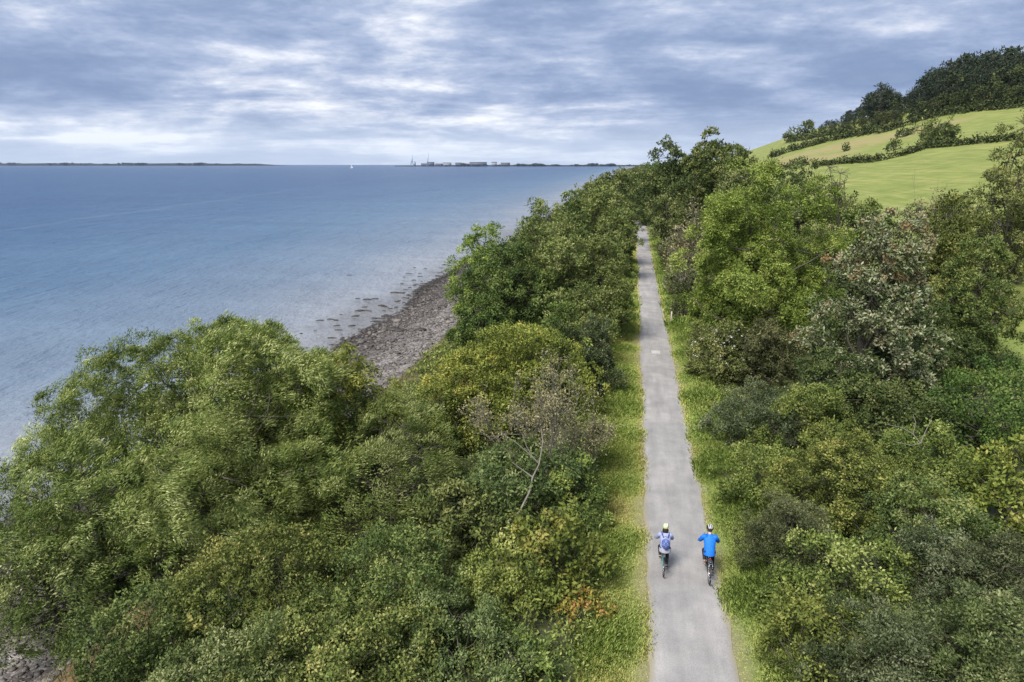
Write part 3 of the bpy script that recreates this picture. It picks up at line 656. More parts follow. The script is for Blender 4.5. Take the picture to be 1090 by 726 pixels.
def stones():
    """pebbles of the shingle beach, far too many to count"""
    rng = np.random.default_rng(9)
    ico = []; phi = (1 + 5 ** .5) / 2
    B = norm(np.array([[-1, phi, 0], [1, phi, 0], [-1, -phi, 0], [1, -phi, 0], [0, -1, phi], [0, 1, phi], [0, -1, -phi], [0, 1, -phi], [phi, 0, -1], [phi, 0, 1], [-phi, 0, -1], [-phi, 0, 1]], float))
    F = np.array([[0, 11, 5], [0, 5, 1], [0, 1, 7], [0, 7, 10], [0, 10, 11], [1, 5, 9], [5, 11, 4], [11, 10, 2], [10, 7, 6], [7, 1, 8], [3, 9, 4], [3, 4, 2], [3, 2, 6], [3, 6, 8], [3, 8, 9], [4, 9, 5], [2, 4, 11], [6, 2, 10], [8, 6, 7], [9, 8, 1]])
    mb = MB()
    n = 26000
    v = np.concatenate([rng.uniform(12, 40, n // 2), rng.uniform(40, 125, n // 2)]); u = rng.uniform(-33.2, -19.6, n)
    s = np.exp(rng.normal(size=n) * .45) * np.where(v > 40, .095, .05)
    z = terrain(u, v)
    R = norm(rng.normal(size=(n, 3)))
    sc = s[:, None] * np.stack([rng.uniform(.7, 1.5, n), rng.uniform(.7, 1.5, n), rng.uniform(.35, .7, n)], -1)
    a = rng.uniform(0, 6.28, n)
    V = B[None] * (1 + .22 * rng.normal(size=(n, 12, 1))) * sc[:, None, :]
    X = V[..., 0] * np.cos(a)[:, None] - V[..., 1] * np.sin(a)[:, None]; Y = V[..., 0] * np.sin(a)[:, None] + V[..., 1] * np.cos(a)[:, None]
    V = np.stack([X + u[:, None], Y + v[:, None], V[..., 2] + z[:, None] + .2 * s[:, None]], -1).reshape(-1, 3)
    FF = (F[None] + (np.arange(n) * 12)[:, None, None]).reshape(-1, 3)
    wet = sstep(-29.0, -32.0, u); ti = np.clip(rng.random(n) * .55 + .38 - .38 * wet + .15 * sstep(-26, -23, u), 0, 1)
    mb.add(V, FF, np.repeat(ti, 12))
    m, nt, N, Lk = mat_new('beach_stone'); at = N('ShaderNodeAttribute'); at.attribute_name = 'tint'
    c = ramp(N, Lk, at.outputs['Fac'], [(0, (.016, .013, .010)), (.3, (.040, .034, .030)), (.6, (.075, .065, .057)), (1, (.17, .153, .138))])
    p = N('ShaderNodeBsdfPrincipled'); Lk(c, p.inputs['Base Color']); p.inputs['Roughness'].default_value = .75
    o = N('ShaderNodeOutputMaterial'); Lk(p.outputs[0], o.inputs[0])
    ob = mb.build('beach_pebbles', m); place_uv(ob); tag(ob, 'grey and violet pebbles covering the shingle beach', kind='stuff')

def grass():
    rng = np.random.default_rng(21)
    mb = MB()
    bands = [(8, 34, 1500), (34, 60, 620), (60, 140, 150)]
    for v0, v1, dn in bands:
        for u0, u1 in ((-3.3, -1.0), (1.0, 3.4)):
            n = int((v1 - v0) * (u1 - u0) * dn)
            u = rng.uniform(u0, u1, n); v = rng.uniform(v0, v1, n)
            ed = sstep(1.15, 1.75, np.abs(u)); keep = rng.random(n) < np.clip(.9 * sstep(.98, 1.7, np.abs(u) + .05 * np.sin(v * 1.9 + 1.1 * np.sin(v * .7)) + .05 * np.sin(v * 5.3 + 2 * np.sin(v * 1.7)) + .13 * rng.normal(size=n)), .0, 1)
            u, v, ed = u[keep], v[keep], ed[keep]; n = len(u)
            P = np.stack([u, v, np.zeros(n)], -1)
            pn = fake_noise(P, np.random.default_rng(3), 1.3); pn2 = fake_noise(P, np.random.default_rng(4), .45)
            far = max(1.0, (v0 + v1) / 2 / 26)
            Lh = (.05 + .10 * np.clip(pn2, 0, 1.2) + .13 * ed * sstep(1.3, 3.0, np.abs(u)) + .05 * np.clip(pn, -.5, 1.2)) * rng.uniform(.6, 1.5, n) * (.8 + .3 * far)
            Lh = np.maximum(Lh, .03)
            a = rng.uniform(0, 6.28, n); bend = rng.uniform(.2, .9, n) * Lh
            w = .010 * far * rng.uniform(.7, 1.5, n)
            dx, dy = np.cos(a), np.sin(a)
            z0 = terrain(u, v) - .02
            base = np.stack([u, v, z0], -1); side = np.stack([-dy, dx, 0 * u], -1) * w[:, None]
            mid = base + np.stack([dx * bend * .35, dy * bend * .35, Lh * .6], -1); tip = base + np.stack([dx * bend, dy * bend, Lh * .95], -1)
            V = np.stack([base - side, base + side, mid + side * .8, tip, mid - side * .8], 1).reshape(-1, 3)
            F = np.arange(n * 5).reshape(-1, 5)
            ti = np.clip(.26 + .42 * ed + .13 * pn2 + .2 * pn + np.where(u > 0, .10, -.06) + rng.normal(size=n) * .15, 0, 1)
            mb.add(V, F, np.repeat(ti, 5))
    o = mb.build('verge_grass', LM['grass']); place_uv(o); tag(o, 'long green and straw coloured grass on both path verges', kind='stuff')

def undergrowth():
    rng = np.random.default_rng(33); mb = MB()
    def strip(u0, u1, v0, v1, n, hmax, L, dt):
        u = rng.uniform(u0, u1, n); v = rng.uniform(v0, v1, n); z = terrain(u, v)
        P = np.stack([u, v, z], -1); pn = fake_noise(P, np.random.default_rng(8), .8)
        P[:, 2] += np.clip(hmax * (.35 + .5 * pn), .04, None) * rng.uniform(.3, 1.0, n)
        nn = norm(np.array([0, 0, 1.0]) + .5 * rng.normal(size=(n, 3)))
        leaves(mb, rng, P, nn, norm(rng.normal(size=(n, 3)) + np.array([0, 0, .7])), 16, .3 + L, L, L * .5, .3, ctint=.36 + dt + .16 * pn + rng.normal(size=n) * .1)
    strip(-17.8, -3.2, 8, 45, 5200, .8, .13, 0)
    strip(-18.2, -3.2, 45, 120, 4200, 1.1, .26, 0)
    strip(3.0, 16, 8, 45, 4600, .8, .13, .02)
    strip(3.0, 22, 45, 120, 4600, 1.2, .26, 0)
    strip(14, 24, 20, 60, 1700, 1.0, .2, 0)
    strip(2.7, 4.6, 9, 45, 2200, .45, .10, .16)      # nettles and weeds of the right verge edge
    strip(-4.2, -2.9, 9, 45, 1000, .45, .10, .06)
    strip(-3.0, -1.7, 9, 60, 900, .16, .07, .22); strip(1.7, 3.0, 9, 60, 1300, .2, .07, .26)
    o = mb.build('undergrowth', LM['bramble']); place_uv(o); tag(o, 'low green undergrowth of weeds and brambles beside the verges', kind='stuff')
    # dry bank grass above the beach
    mb = MB(); n = 2600
    v = rng.uniform(14, 120, n); u = rng.uniform(-19.2, -17.4, n); P = np.stack([u, v, terrain(u, v) + .1], -1)
    leaves(mb, rng, P, np.tile([0, 0, 1.0], (n, 1)), norm(np.array([0, 0, 1.0]) + .5 * rng.normal(size=(n, 3))), 9, .25, .35, .03, .8, ctint=np.clip(.15 + .1 * rng.normal(size=n), 0, 1))
    o = mb.build('bank_grass', LM['drybrown']); place_uv(o); tag(o, 'dry brown grass on the bank above the shingle', kind='stuff')

build_ground(); build_path(); build_sea(); stones(); grass(); undergrowth()

# ------------------------------------------------------------------ far shore
FAR_LAND = plain('far_land', (.016, .024, .024), .9, .3, .01)
FAR_WOOD = plain('far_wood', (.014, .022, .022), .9, .35, .03)
def far_strip(name, px0, px1, D, hf, depth, kind='structure'):
    mb = MB(); xs = np.linspace(px0, px1, 220); X = (xs - 545) / FPX * D * CP
    h = hf(xs); prof = [(0, -2, 0), (0, 0, .55), (depth * .12, 0, .9), (depth * .5, 0, 1), (depth, -3, 0)]
    rows = [np.stack([X, np.full_like(X, D + a), SEA_Z + b + h * c], -1) for a, b, c in prof]
    P = np.stack(rows, 1).reshape(-1, 3); k = len(prof); i = np.arange(len(xs) - 1)[:, None] * k; j = np.arange(k - 1)[None, :]
    F = np.stack([i + j, i + k + j, i + k + j + 1, i + j + 1], -1).reshape(-1, 4)
    mb.add(P, F); o = mb.build(name, FAR_LAND); tag(o, kind=kind); return o
def far_woods(name, px0, px1, D, h0, hh, n, seed, label):
    rng = np.random.default_rng(seed); mb = MB()
    xs = rng.uniform(px0, px1, n); X = (xs - 545) / FPX * D * CP
    env = np.clip(.5 + .35 * np.sin(xs * .09 + seed) + .3 * np.sin(xs * .31), .12, 1) * sstep(px1, px1 - 40, xs)
    for x, e in zip(X, env):
        if e < .1: continue
        h = hh * e * rng.uniform(.6, 1.3); w = h * rng.uniform(.5, 1.2)
        ellipsoid(mb, (x, D + rng.uniform(20, 160), SEA_Z + h0 + h * .35), (w, w, h * .65), 7, 5)
    o = mb.build(name, FAR_WOOD); tag(o, label, kind='stuff'); return o
far_strip('hills', -160, 298, 6200, lambda x: 21 * sstep(299, 255, x) * (.85 + .12 * np.sin(x * .045)) + 1.0 * sstep(300, 290, x), 500)
far_woods('far_woods', -150, 285, 6150, 14, 11, 900, 2, 'dark blue line of trees on the far shore')
far_strip('far_shore', 420, 720, 4600, lambda x: 4.5 + 5 * sstep(430, 520, x) * (.8 + .2 * np.sin(x * .07)), 500)
far_woods('harbour_woods', 470, 712, 4560, 6, 13, 600, 7, 'dark trees along the low harbour shore')

PORT_WALL = plain('shed_wall', (.09, .10, .13), .7, .1, .1); PORT_ROOF = plain('shed_roof', (.06, .065, .08), .6, .1, .1); PORT_PALE = plain('pale_render', (.26, .27, .30), .7, .1, .1)
CRANE_BLUE = plain('crane_paint', (.12, .22, .36), .5, .1, .3)
def shed(px, w, d, h, roof, mat, label, group=None, tower=False):
    D = 4540; X = (px - 545) / FPX * D * CP
    t = thing('harbour_silo' if tower else 'harbour_building', label, 'silo' if tower else 'building', (X, D, SEA_Z + 5), 0, group)
    if tower:
        mb = MB()
        tube(mb, [[0, 0, 0], [0, 0, h]], [w / 2, w / 2], 14, cap=True); mb.build('shaft', mat, t)
        mb = MB(); tube(mb, [[0, 0, h], [0, 0, h + w * .35]], [w / 2 + .4, .6], 14, cap=True); mb.build('cap', PORT_ROOF, t)
    else:
        mb = MB(); box(mb, (0, 0, h / 2), (w, d, h)); mb.build('wall', mat, t)
        mb = MB(); a, b = w / 2 + .6, d / 2 + .6
        mb.add([[-a, -b, h], [a, -b, h], [a, b, h], [-a, b, h], [-a, 0, h + roof], [a, 0, h + roof]], [np.array([[0, 1, 5, 4], [2, 3, 4, 5]]), np.array([[0, 4, 3], [1, 2, 5]])]); mb.build('roof', PORT_ROOF, t)
        mb = MB(); box(mb, (w * .2, -d / 2 - .15, 2.6), (min(8, w * .25), .3, 5.2)); mb.build('door', PORT_ROOF, t)
shed(441.5, 12, 12, 22, 0, PORT_PALE, 'pale round silo standing under the left harbour crane', tower=True)
shed(452, 46, 24, 11, 3, PORT_WALL, 'low grey harbour shed between the two cranes')
shed(458.5, 44, 26, 19, 4, PORT_WALL, 'tall dark harbour warehouse under the thin right crane')
shed(467.5, 50, 24, 10, 3, PORT_WALL, 'long low harbour shed right of the dark warehouse')
shed(476, 52, 26, 15, 4, PORT_PALE, 'pale broad harbour building beside the shore trees')
shed(488, 40, 22, 15, 4, PORT_WALL, 'grey harbour building just left of the long terrace')
shed(509, 110, 26, 19, 4, PORT_WALL, 'very long dark harbour building behind the waterfront')
shed(526, 34, 22, 18, 5, PORT_PALE, 'tall pale house on the harbour shore')
shed(538, 60, 24, 15, 4, PORT_WALL, 'wide grey building at the right of the harbour row')
def crane(px, h, jib, rise, label, s=1.0):
    D = 4500; X = (px - 545) / FPX * D * CP
    t = thing('harbour_crane', label, 'crane', (X, D, SEA_Z + 5), 0)
    mb = MB(); 
    for sx in (-1, 1):
        for sy in (-1, 1): tube(mb, [[sx * 9 * s, sy * 8, 0], [sx * 4 * s, sy * 4, h * .42]], [1.3, 1.1], 5)
    for z in (.2, .42): 
        k = 9 - (9 - 4) * z / .42; tube(mb, [[-k * s, -8 + 4 * z / .42, h * z], [k * s, -8 + 4 * z / .42, h * z]], [1, 1], 5)
    mb.build('portal', CRANE_BLUE, t)
    mb = MB(); box(mb, (0, 0, h * .5), (9 * s, 9, h * .16)); mb.build('cab', CRANE_BLUE, t)
    mb = MB(); tube(mb, [[0, 0, h * .5], [0, 0, h * .78]], [1.7, 1.0], 5); tube(mb, [[0, 0, h * .78], [jib * .5, 0, h * .5 + rise * .5]], [.5, .5], 4); mb.build('mast', CRANE_BLUE, t)
    mb = MB(); a = np.array([3., 0, h * .52]); b = np.array([jib, 0, h * .5 + rise])
    for dy in (-1.2, 1.2): tube(mb, [a + [0, dy, 0], b + [0, dy * .3, 0]], [.85, .6], 4)
    for i in range(8):
        p = a + (b - a) * i / 8; q = a + (b - a) * (i + 1) / 8; tube(mb, [p + [0, -1.2, 0], q + [0, 1.2, 0]], [.3, .3], 3)
    mb.build('jib', CRANE_BLUE, t)
crane(438.5, 52, 6, 40, 'blue harbour crane standing over the pale silo')
crane(455, 44, 10, 58, 'thin grey blue crane with raised jib over warehouse', .6)

def sailboat():
    D = 2900; X = (374 - 545) / FPX * D * CP
    t = thing('sailboat', 'small white sailing boat alone far out on the bay', 'sailboat', (X, D, SEA_Z))
    mb = MB(); k = 9; xs = np.linspace(-5.5, 5.5, k); wd = 1.7 * np.sqrt(np.clip(1 - (xs / 5.8) ** 2, .02, 1)); V = []
    for x, w in zip(xs, wd): V += [[x, -w, 1.2], [x, -w * .7, .2], [x, 0, -.5], [x, w * .7, .2], [x, w, 1.2]]
    i = np.arange(k - 1)[:, None] * 5; j = np.arange(4)[None, :]; F = np.stack([i + j, i + j + 1, i + 5 + j + 1, i + 5 + j], -1).reshape(-1, 4)
    i0 = np.arange(k - 1) * 5; mb.add(V, [F, np.stack([i0, i0 + 5, i0 + 9, i0 + 4], -1)]); mb.build('hull', plain('hull_white', (.75, .76, .78), .4), t)
    mb = MB(); tube(mb, [[.6, 0, 1], [.6, 0, 15]], [.12, .07], 6); tube(mb, [[.6, 0, 2.2], [-4.4, 0, 2.3]], [.09, .07], 6); mb.build('mast', plain('spar', (.5, .5, .5), .4), t)
    sail = plain('sailcloth', (.8, .8, .8), .8)
    for nm, tri in (('mainsail', [[.4, 0, 14.6], [.4, 0, 2.5], [-4.2, .5, 2.6]]), ('headsail', [[.8, 0, 13], [5.2, 0, 1.5], [.2, .9, 2.2]])):
        mb = MB(); a = np.array(tri, float); mb.add(np.vstack([a, a + [0, .04, 0], [a.mean(0) + [0, .7, 0]]]), np.array([[0, 1, 6], [1, 2, 6], [2, 0, 6], [3, 6, 4], [4, 6, 5], [5, 6, 3]])); mb.build(nm, sail, t)
sailboat()

# ------------------------------------------------------------------ rocks at the water's edge
def rocks():
    rng = np.random.default_rng(14)
    dark = plain('weedy_rock', (.03, .025, .019), .6, .5, 3, bump=.5); protos = []
    for k in range(4):
        mb = MB(); ellipsoid(mb, (0, 0, 0), (1, .7, .42), 12, 8); V = mb.V[0]; V *= 1 + .22 * fake_noise(V, rng, 2.6)[:, None]; protos.append(mb.mesh('rock', dark, True))
    spots = [(372, 293, .9), (381, 318, .9), (390, 319, 1.3), (399, 318, 1.2), (392, 331, 1.2), (410, 326, .9), (382, 331, 1.5), (388, 327, 1.0), (423, 312, 2.0), (428, 302, .9), (436, 306, .9),
             (441, 304, .9), (352, 340, 1.1), (358, 341, .9), (374, 347, 1.1), (399, 342, 1.1), (354, 360, 1.3), (365, 362, 1.0), (412, 337, 2.0), (420, 337, 1.3), (450, 304, 1.4), (458, 300, 1.2), (466, 294, 1.6), (434, 291, .9), (447, 291, .9), (453, 286, .7), (441, 285, .8), (430, 295, .8)]
    for _ in range(52):
        y = rng.uniform(272, 360); spots.append((np.interp(y, [272, 300, 320, 350, 362], [486, 462, 440, 385, 352]) - abs(rng.normal()) * 26 * (y - 230) / 100 + 6, y, rng.uniform(.5, 1.2)))
    for i, (a, b, s) in enumerate(spots):
        d = ray(a, b); t = (SEA_Z - CAM_H) / d[2]; x, y = d[0] * t, d[1] * t
        u, v = xy2uv(x, y)
        o = bpy.data.objects.new('rock', protos[i % 4]); COL.objects.link(o); k = s * .36
        o.location = (x, y, max(SEA_Z, float(terrain(u, v))) + .02); o.scale = (k * rng.uniform(.8, 1.3), k * rng.uniform(.6, 1), k * rng.uniform(.35, .6)); o.rotation_euler = (0, 0, rng.uniform(-.5, .5))
        tag(o, 'small dark weedy rock breaking the shallow water off the beach', 'rock', 'weedy rocks in the shallows')
    for (a, b, s, lab) in ((418, 352, 2.2, 'dark weedy boulder lying low on the mid shingle'), (426, 353, 1.7, 'dark boulder touching the larger one on shingle'), (449, 352, 1.5, 'lone dark weed covered boulder near the beach top'), (470, 328, 1.5, 'dark boulder beside the pale trees at the beach edge')):
        x, y, z = hit(a, b); o = bpy.data.objects.new('boulder', protos[(a + b) % 4]); COL.objects.link(o); k = s * .38
        o.location = (x, y, z + .1); o.scale = (k, k * .8, k * .7); tag(o, lab, 'boulder')
rocks()

# ------------------------------------------------------------------ hill: hedges, bushes, wood
def hedge(line, hh, w, label, seed, leaf='hedge', gap=-1.1, name='hedge'):
    ln = np.array(line, float); tt = np.linspace(0, len(ln) - 1, (len(ln) - 1) * 6 + 1); line = list(zip(np.interp(tt, np.arange(len(ln)), ln[:, 0]), np.interp(tt, np.arange(len(ln)), ln[:, 1])))
    pts = np.array([hit(a, b) for a, b in line]); seg = np.linalg.norm(np.diff(pts[:, :2], axis=0), axis=1); s = np.concatenate([[0], np.cumsum(seg)])
    rng = np.random.default_rng(seed); Ls = s[-1]; dist = np.linalg.norm(pts.mean(0)[:2]); L = max(.3, 1.7 * dist / 683)
    o0 = pts[len(pts) // 2]
    t = thing(name, label, 'hedge', tuple(o0))
    n = int(Ls * (hh + w) * 2.2 / (L * L) / 5) + 30
    q = np.sort(rng.uniform(0, Ls, n)); xy = np.stack([np.interp(q, s, pts[:, i]) for i in (0, 1)], -1)
    hv = hh * np.clip(.85 + .3 * np.sin(q / Ls * 37 + seed) * np.sin(q / Ls * 91) + .22 * np.sin(q / Ls * 150 + seed), .55, 1.5)
    a = rng.uniform(0, math.pi, n); rr = np.sqrt(rng.uniform(.3, 1, n))
    dirxy = np.stack([np.interp(q + .1, s, pts[:, i]) - np.interp(q - .1, s, pts[:, i]) for i in (0, 1)], -1); dirxy /= np.maximum(np.linalg.norm(dirxy, axis=1, keepdims=True), 1e-6); nx = np.stack([dirxy[:, 1], -dirxy[:, 0]], -1)
    xy = xy + nx * (np.cos(a) * rr * w * .5)[:, None]; z = terrain_xy(xy[:, 0], xy[:, 1]) + np.sin(a) * rr * hv
    P = np.stack([xy[:, 0], xy[:, 1], z], -1) - o0
    nn = norm(np.stack([nx[:, 0] * np.cos(a), nx[:, 1] * np.cos(a), np.sin(a) + .3], -1) + .3 * rng.normal(size=(n, 3)))
    keep = fake_noise(P, rng, .5) > gap; P, nn = P[keep], nn[keep]
    mb = MB(); leaves(mb, rng, P, nn, nn, 10, L * 1.6, L, L * .7, .2, ctint=.38 + .12 * rng.normal(size=len(P)), flat=.7); mb.build('foliage', LM[leaf], t)
    ks = max(8, int(Ls / 3)); qq = np.linspace(.5, Ls - .5, ks); xx, yy = [np.interp(qq, s, pts[:, i]) for i in (0, 1)]
    sm = MB(); tube(sm, np.stack([xx, yy, terrain_xy(xx, yy) + np.where(np.arange(ks) % 2, hh * .6, -.1)], -1) - o0, np.full(ks, .08), 5)   # a laid stem winding through the hedge
    sm.build('stem', BARK, t)
hedge([(832, 182), (846, 178), (858, 176)], 3.6, 5, 'short thick dark hedge at the left foot of the hill fields', 1)
hedge([(866, 178), (900, 174), (935, 172), (965, 165), (985, 158), (1010, 156), (1050, 152), (1090, 148)], 2.4, 3.0, 'long low hedge between lower green field and dry upper field', 2)
hedge([(822, 168), (836, 163), (862, 156), (893, 148), (915, 144), (945, 140), (965, 134)], 4.5, 6, 'dark hedge below the wood above the dry bank', 3)
hedge([(965, 134), (985, 127), (1010, 122), (1040, 118), (1075, 115), (1100, 112)], 4.5, 6, 'dark hedge at the foot of tall wood above green field', 4)
hedge([(840, 151), (865, 147), (886, 143), (905, 139)], 3.0, 5, 'thin upper hedge below the small pale field on skyline', 5)
def hill_bush(px, py, h, r, label, kind='dark', shape='bush', name='bush', cat='bush', seed=None):
    x, y, z = hit(px, py); D = math.hypot(x, y)
    t = thing(name, label, cat, (x, y, z)); s, c = make_plant(kind, h, r, seed or int(px + py * 3), D, shape)
    link('stem' if shape == 'bush' else 'trunk', s, t); link('foliage' if shape == 'bush' else 'crown', c, t)
hill_bush(991, 155, 8.0, 6.2, 'broad dark hawthorn bush rising from the field hedge', 'olive')
hill_bush(1004, 154, 7.0, 4.6, 'smaller dark hawthorn joined to the broad hedge bush', 'dark')
hill_bush(952, 160, 3.2, 2.4, 'round dark bush alone on the dry slope above hedge', 'dark')
hill_bush(900, 161, 3.4, 2.0, 'small dark bush at left of the dry hill slope', 'dark')
hill_bush(966, 144, 3.0, 4.4, 'low flat gorse patch on the dry bank below the wood', 'dark')
hill_bush(856, 146, 14, 6.0, 'lone round tree on the skyline left of the wood', 'dark', 'tree', 'tree', 'tree')
hill_bush(838, 152, 9, 5.0, 'low dark skyline tree at the left end of the hill', 'dark', 'tree', 'tree', 'tree')
hill_bush(848, 149, 8, 4.0, 'smaller skyline tree between two larger ones on the hill', 'dark', 'tree', 'tree', 'tree')

SPEC['pine'] = dict(leaf='conifer', L=.7, W=.35, lai=1.7, rc=1.2, per=14, gap=-.25, nl=22, hb=.22, lr=.34, align=.3, bark=BARK, droop=.1)
SPEC['wood'] = dict(leaf='hedge', L=.7, W=.45, lai=2.0, rc=1.3, per=14, gap=-.5, nl=18, hb=.1, lr=.38, align=.3, bark=BARK)
SPEC['poplar'] = dict(leaf='conifer', L=.7, W=.35, lai=1.9, rc=1.1, per=14, gap=-.4, nl=20, hb=.08, lr=.4, align=.4, bark=BARK)
WOOD = [make_plant('pine', 20, 6.5, 61, 430), make_plant('pine', 20, 5.2, 62, 430), make_plant('wood', 16, 6.5, 63, 430), make_plant('wood', 16, 7, 64, 430), make_plant('poplar', 20, 4.2, 65, 430), make_plant('pine', 20, 7.5, 66, 430)]
WH = [20, 20, 16, 16, 20, 20]
def wood():
    rng = np.random.default_rng(71)
    xs = [866, 880, 892, 905, 915, 935, 960, 985, 1000, 1010, 1035, 1060, 1078, 1100, 1130]; tops = [135, 130, 124, 116, 112, 93, 104, 78, 70, 67, 60, 54, 58, 70, 66]
    base = lambda x: np.interp(x, [860, 893, 915, 965, 1010, 1040, 1100, 1140], [147, 142, 139, 132, 121, 117, 111, 108])
    n = 0
    def put(x, D, ht, k, lab, grp=None):
        z = float(terrain_xy(x, D)); t = thing('conifer_tree' if k in (0, 1, 4, 5) else 'woodland_tree', lab, 'tree', (x, D, z), rng.uniform(0, 6.28), grp)
        s = ht / WH[k]; w = s * rng.uniform(.85, 1.15); t.scale = (w, w, s); link('trunk', WOOD[k][0], t); link('crown', WOOD[k][1], t)
    # front edge of rounder trees, then taller pines deeper in and higher up
    for row, (step, push, frac, kinds) in enumerate(((10, 6, .42, (2, 3, 2)), (11, 26, .72, (0, 2, 5, 3)), (12, 52, .93, (0, 1, 5)), (13, 80, 1.0, (0, 5, 1, 4)), (15, 125, 1.0, (0, 5, 1)), (17, 190, 1.0, (0, 5, 1)))):
        for px in np.arange(868 + row * 3, 1125, step):
            px = px + rng.uniform(-3, 3); b = base(px); x, y, z = hit(px, b); d = math.hypot(x, y); sc = (d + push * max(.4, (d / 480))) / d
            X, Y = x * sc, y * sc; tp = np.interp(px, xs, tops)
            want = b + (tp - b) * frac * rng.uniform(.84, 1.02); z = float(terrain_xy(X, Y)); ht = top_h(want, Y) - z
            ht = float(np.clip(ht * 1.07, 6, 32))
            k = kinds[rng.integers(len(kinds))]
            if row == 0: put(X, Y, ht, k, 'rounded broadleaf tree along the lower edge of the hilltop wood', 'broadleaf trees edging the wood')
            elif k in (2, 3): put(X, Y, ht, k, 'dark broadleaf tree standing among the hilltop pines', 'broadleaf trees inside the wood')
            else: put(X, Y, ht, k, 'tall dark pine crowded in the wood on the hilltop', 'pines of the hilltop wood')
    for px, tp, b, k, lab in ((934, 93, 137, 5, 'broad flat topped pine at the left of the hilltop wood'),):
        x, y, z = hit(px, b); X, Y = x * 1.05, y * 1.05; put(X, Y, top_h(tp, Y) - float(terrain_xy(X, Y)), k, lab)
wood()

# ------------------------------------------------------------------ trees and bushes along the path
def T(*a, **k): return plant_at(*a, **k)
B = dict(shape='bush', cat='bush')
# seaward side, near
T(235, 28, 355, 186, 'willow', 'big wind blown willow with pale leaves beside the shingle beach', col=(1.02, 1.03, .98), seed=3)
T(100, 24.5, 462, 112, 'willow', 'lower left willow leaning out over the pebbles', col=(.95, 1.0, 1.0), seed=8, lean=(-.1, -.1))
T(45, 21.5, 560, 70, 'willow', 'small low willow drooping over the nearest pebbles', seed=9)
T(352, 31, 366, 68, 'ash', 'bright green ash just right of the big willow', seed=5)
T(225, 33, 352, 85, 'alder', 'dark green alder peeping over the top of the willow', seed=6)
T(425, 26.5, 440, 75, 'willow', 'smaller willow between the ash and the twiggy thicket', seed=12)
T(160, 17.2, 640, 85, 'hawthorn', 'olive hawthorn bush nearest the pebbles at the bottom', seed=21, **B)
T(285, 18.5, 580, 105, 'hawthorn', 'tall olive hawthorn bush below the willow crown', seed=22, **B)
T(420, 19, 585, 90, 'hawthorn', 'olive hawthorn bush with reddish tips near sycamore sapling', seed=23, **B)
T(365, 15.5, 655, 110, 'hawthorn', 'dense hawthorn bush cut by the bottom edge centre', seed=24, **B)
T(235, 14.5, 690, 90, 'olive', 'low dull green bush in the bottom left thicket', seed=25, **B)
T(485, 16.5, 650, 75, 'olive', 'grey green bush beside the bramble gap at the bottom', seed=26, **B)
T(490, 23.5, 520, 62, 'dark', 'dark green elder bush in the hollow below the willow', seed=27, **B)
T(540, 19.5, 590, 45, 'bramble', 'dark bramble clump left of the sycamore sapling', seed=28, **B)
T(592, 20.5, 545, 48, 'sycamore', 'bright green sycamore sapling beside the left verge', seed=29, shape='bush', cat='tree', tint=.02)
T(612, 18.6, 642, 36, 'russet', 'orange and red leaved shrub at the left verge edge', col=(1.1, 1.1, 1.0), seed=30, **B)
T(545, 16.2, 690, 42, 'bramble', 'low bramble patch left of the orange shrub', seed=31, **B)
T(560, 25.5, 478, 70, 'dark', 'dark ivy thicket behind the pale dead branch', seed=32, **B)
T(612, 25, 500, 34, 'bramble', 'leafy bramble bush bordering the left verge', seed=33, **B)
# seaward side, middle
T(508, 35, 376, 62, 'yellow', 'yellowing sallow bush above the dry bank', col=(1.18, 1.12, .98), seed=40, **B)
T(556, 37, 352, 80, 'yellow', 'larger golden green sallow bush below the dark trees', col=(1.15, 1.12, .95), seed=41, **B)
T(590, 40, 328, 38, 'alder', 'fresh green alder bush behind the golden sallow', seed=42, **B)
T(468, 33, 418, 34, 'bramble', 'green bramble mound between ash and golden sallow', seed=43, **B)
T(622, 41, 345, 33, 'blackthorn', 'dark ivy covered thorn bush hugging the left verge', seed=44, **B)
T(612, 46, 300, 42, 'olive', 'grey twiggy ash tree above the dark thorn bush', col=(1.22, 1.25, 1.15), seed=45)
T(536, 50, 238, 50, 'dark', 'dense dark green tree at the top of the beach', col=(1.08, 1.2, 1.05), seed=46)
T(578, 70, 214, 36, 'olive', 'olive tree standing behind the beach clump against the sea', col=(1.22, 1.25, 1.15), seed=99)
T(585, 54, 215, 58, 'olive', 'tall grey green tree in the clump over the beach', col=(1.22, 1.25, 1.15), seed=47)
T(638, 54, 245, 36, 'olive', 'grey green tree leaning over the left path edge', col=(1.22, 1.25, 1.15), seed=48)
T(512, 57, 232, 34, 'ash', 'pale ash reaching out over the water', col=(1.08, 1.2, 1.05), seed=49)
T(512, 46, 310, 34, 'alder', 'low green tree skirt touching the shingle', seed=50, **B)
T(640, 60, 285, 28, 'hawthorn', 'hawthorn bush beside the leaning fence post', seed=51, **B)
T(658, 84, 217, 24, 'olive', 'olive tree overhanging the far left verge', col=(1.22, 1.25, 1.15), seed=52)
T(642, 96, 190, 40, 'olive', 'rounded tree clump beyond the beach clump', col=(1.22, 1.25, 1.15), seed=53)
T(622, 112, 204, 22, 'dark', 'dark tree on the point above the sea', seed=54)
T(658, 125, 184, 22, 'dark', 'dark green tree behind the rounded clump', seed=55)
T(608, 90, 205, 22, 'hawthorn', 'pale leaved bush on the seaward slope past the beach', seed=56, **B)
T(606, 128, 212, 17, 'dark', 'dark small tree leaning over the far shore rocks', col=(1.08, 1.2, 1.05), seed=58)
T(626, 165, 198, 15, 'olive', 'olive tree at the farthest visible shore', seed=59)
T(642, 205, 187, 13, 'dark', 'dark far tree low against the sea', seed=57)
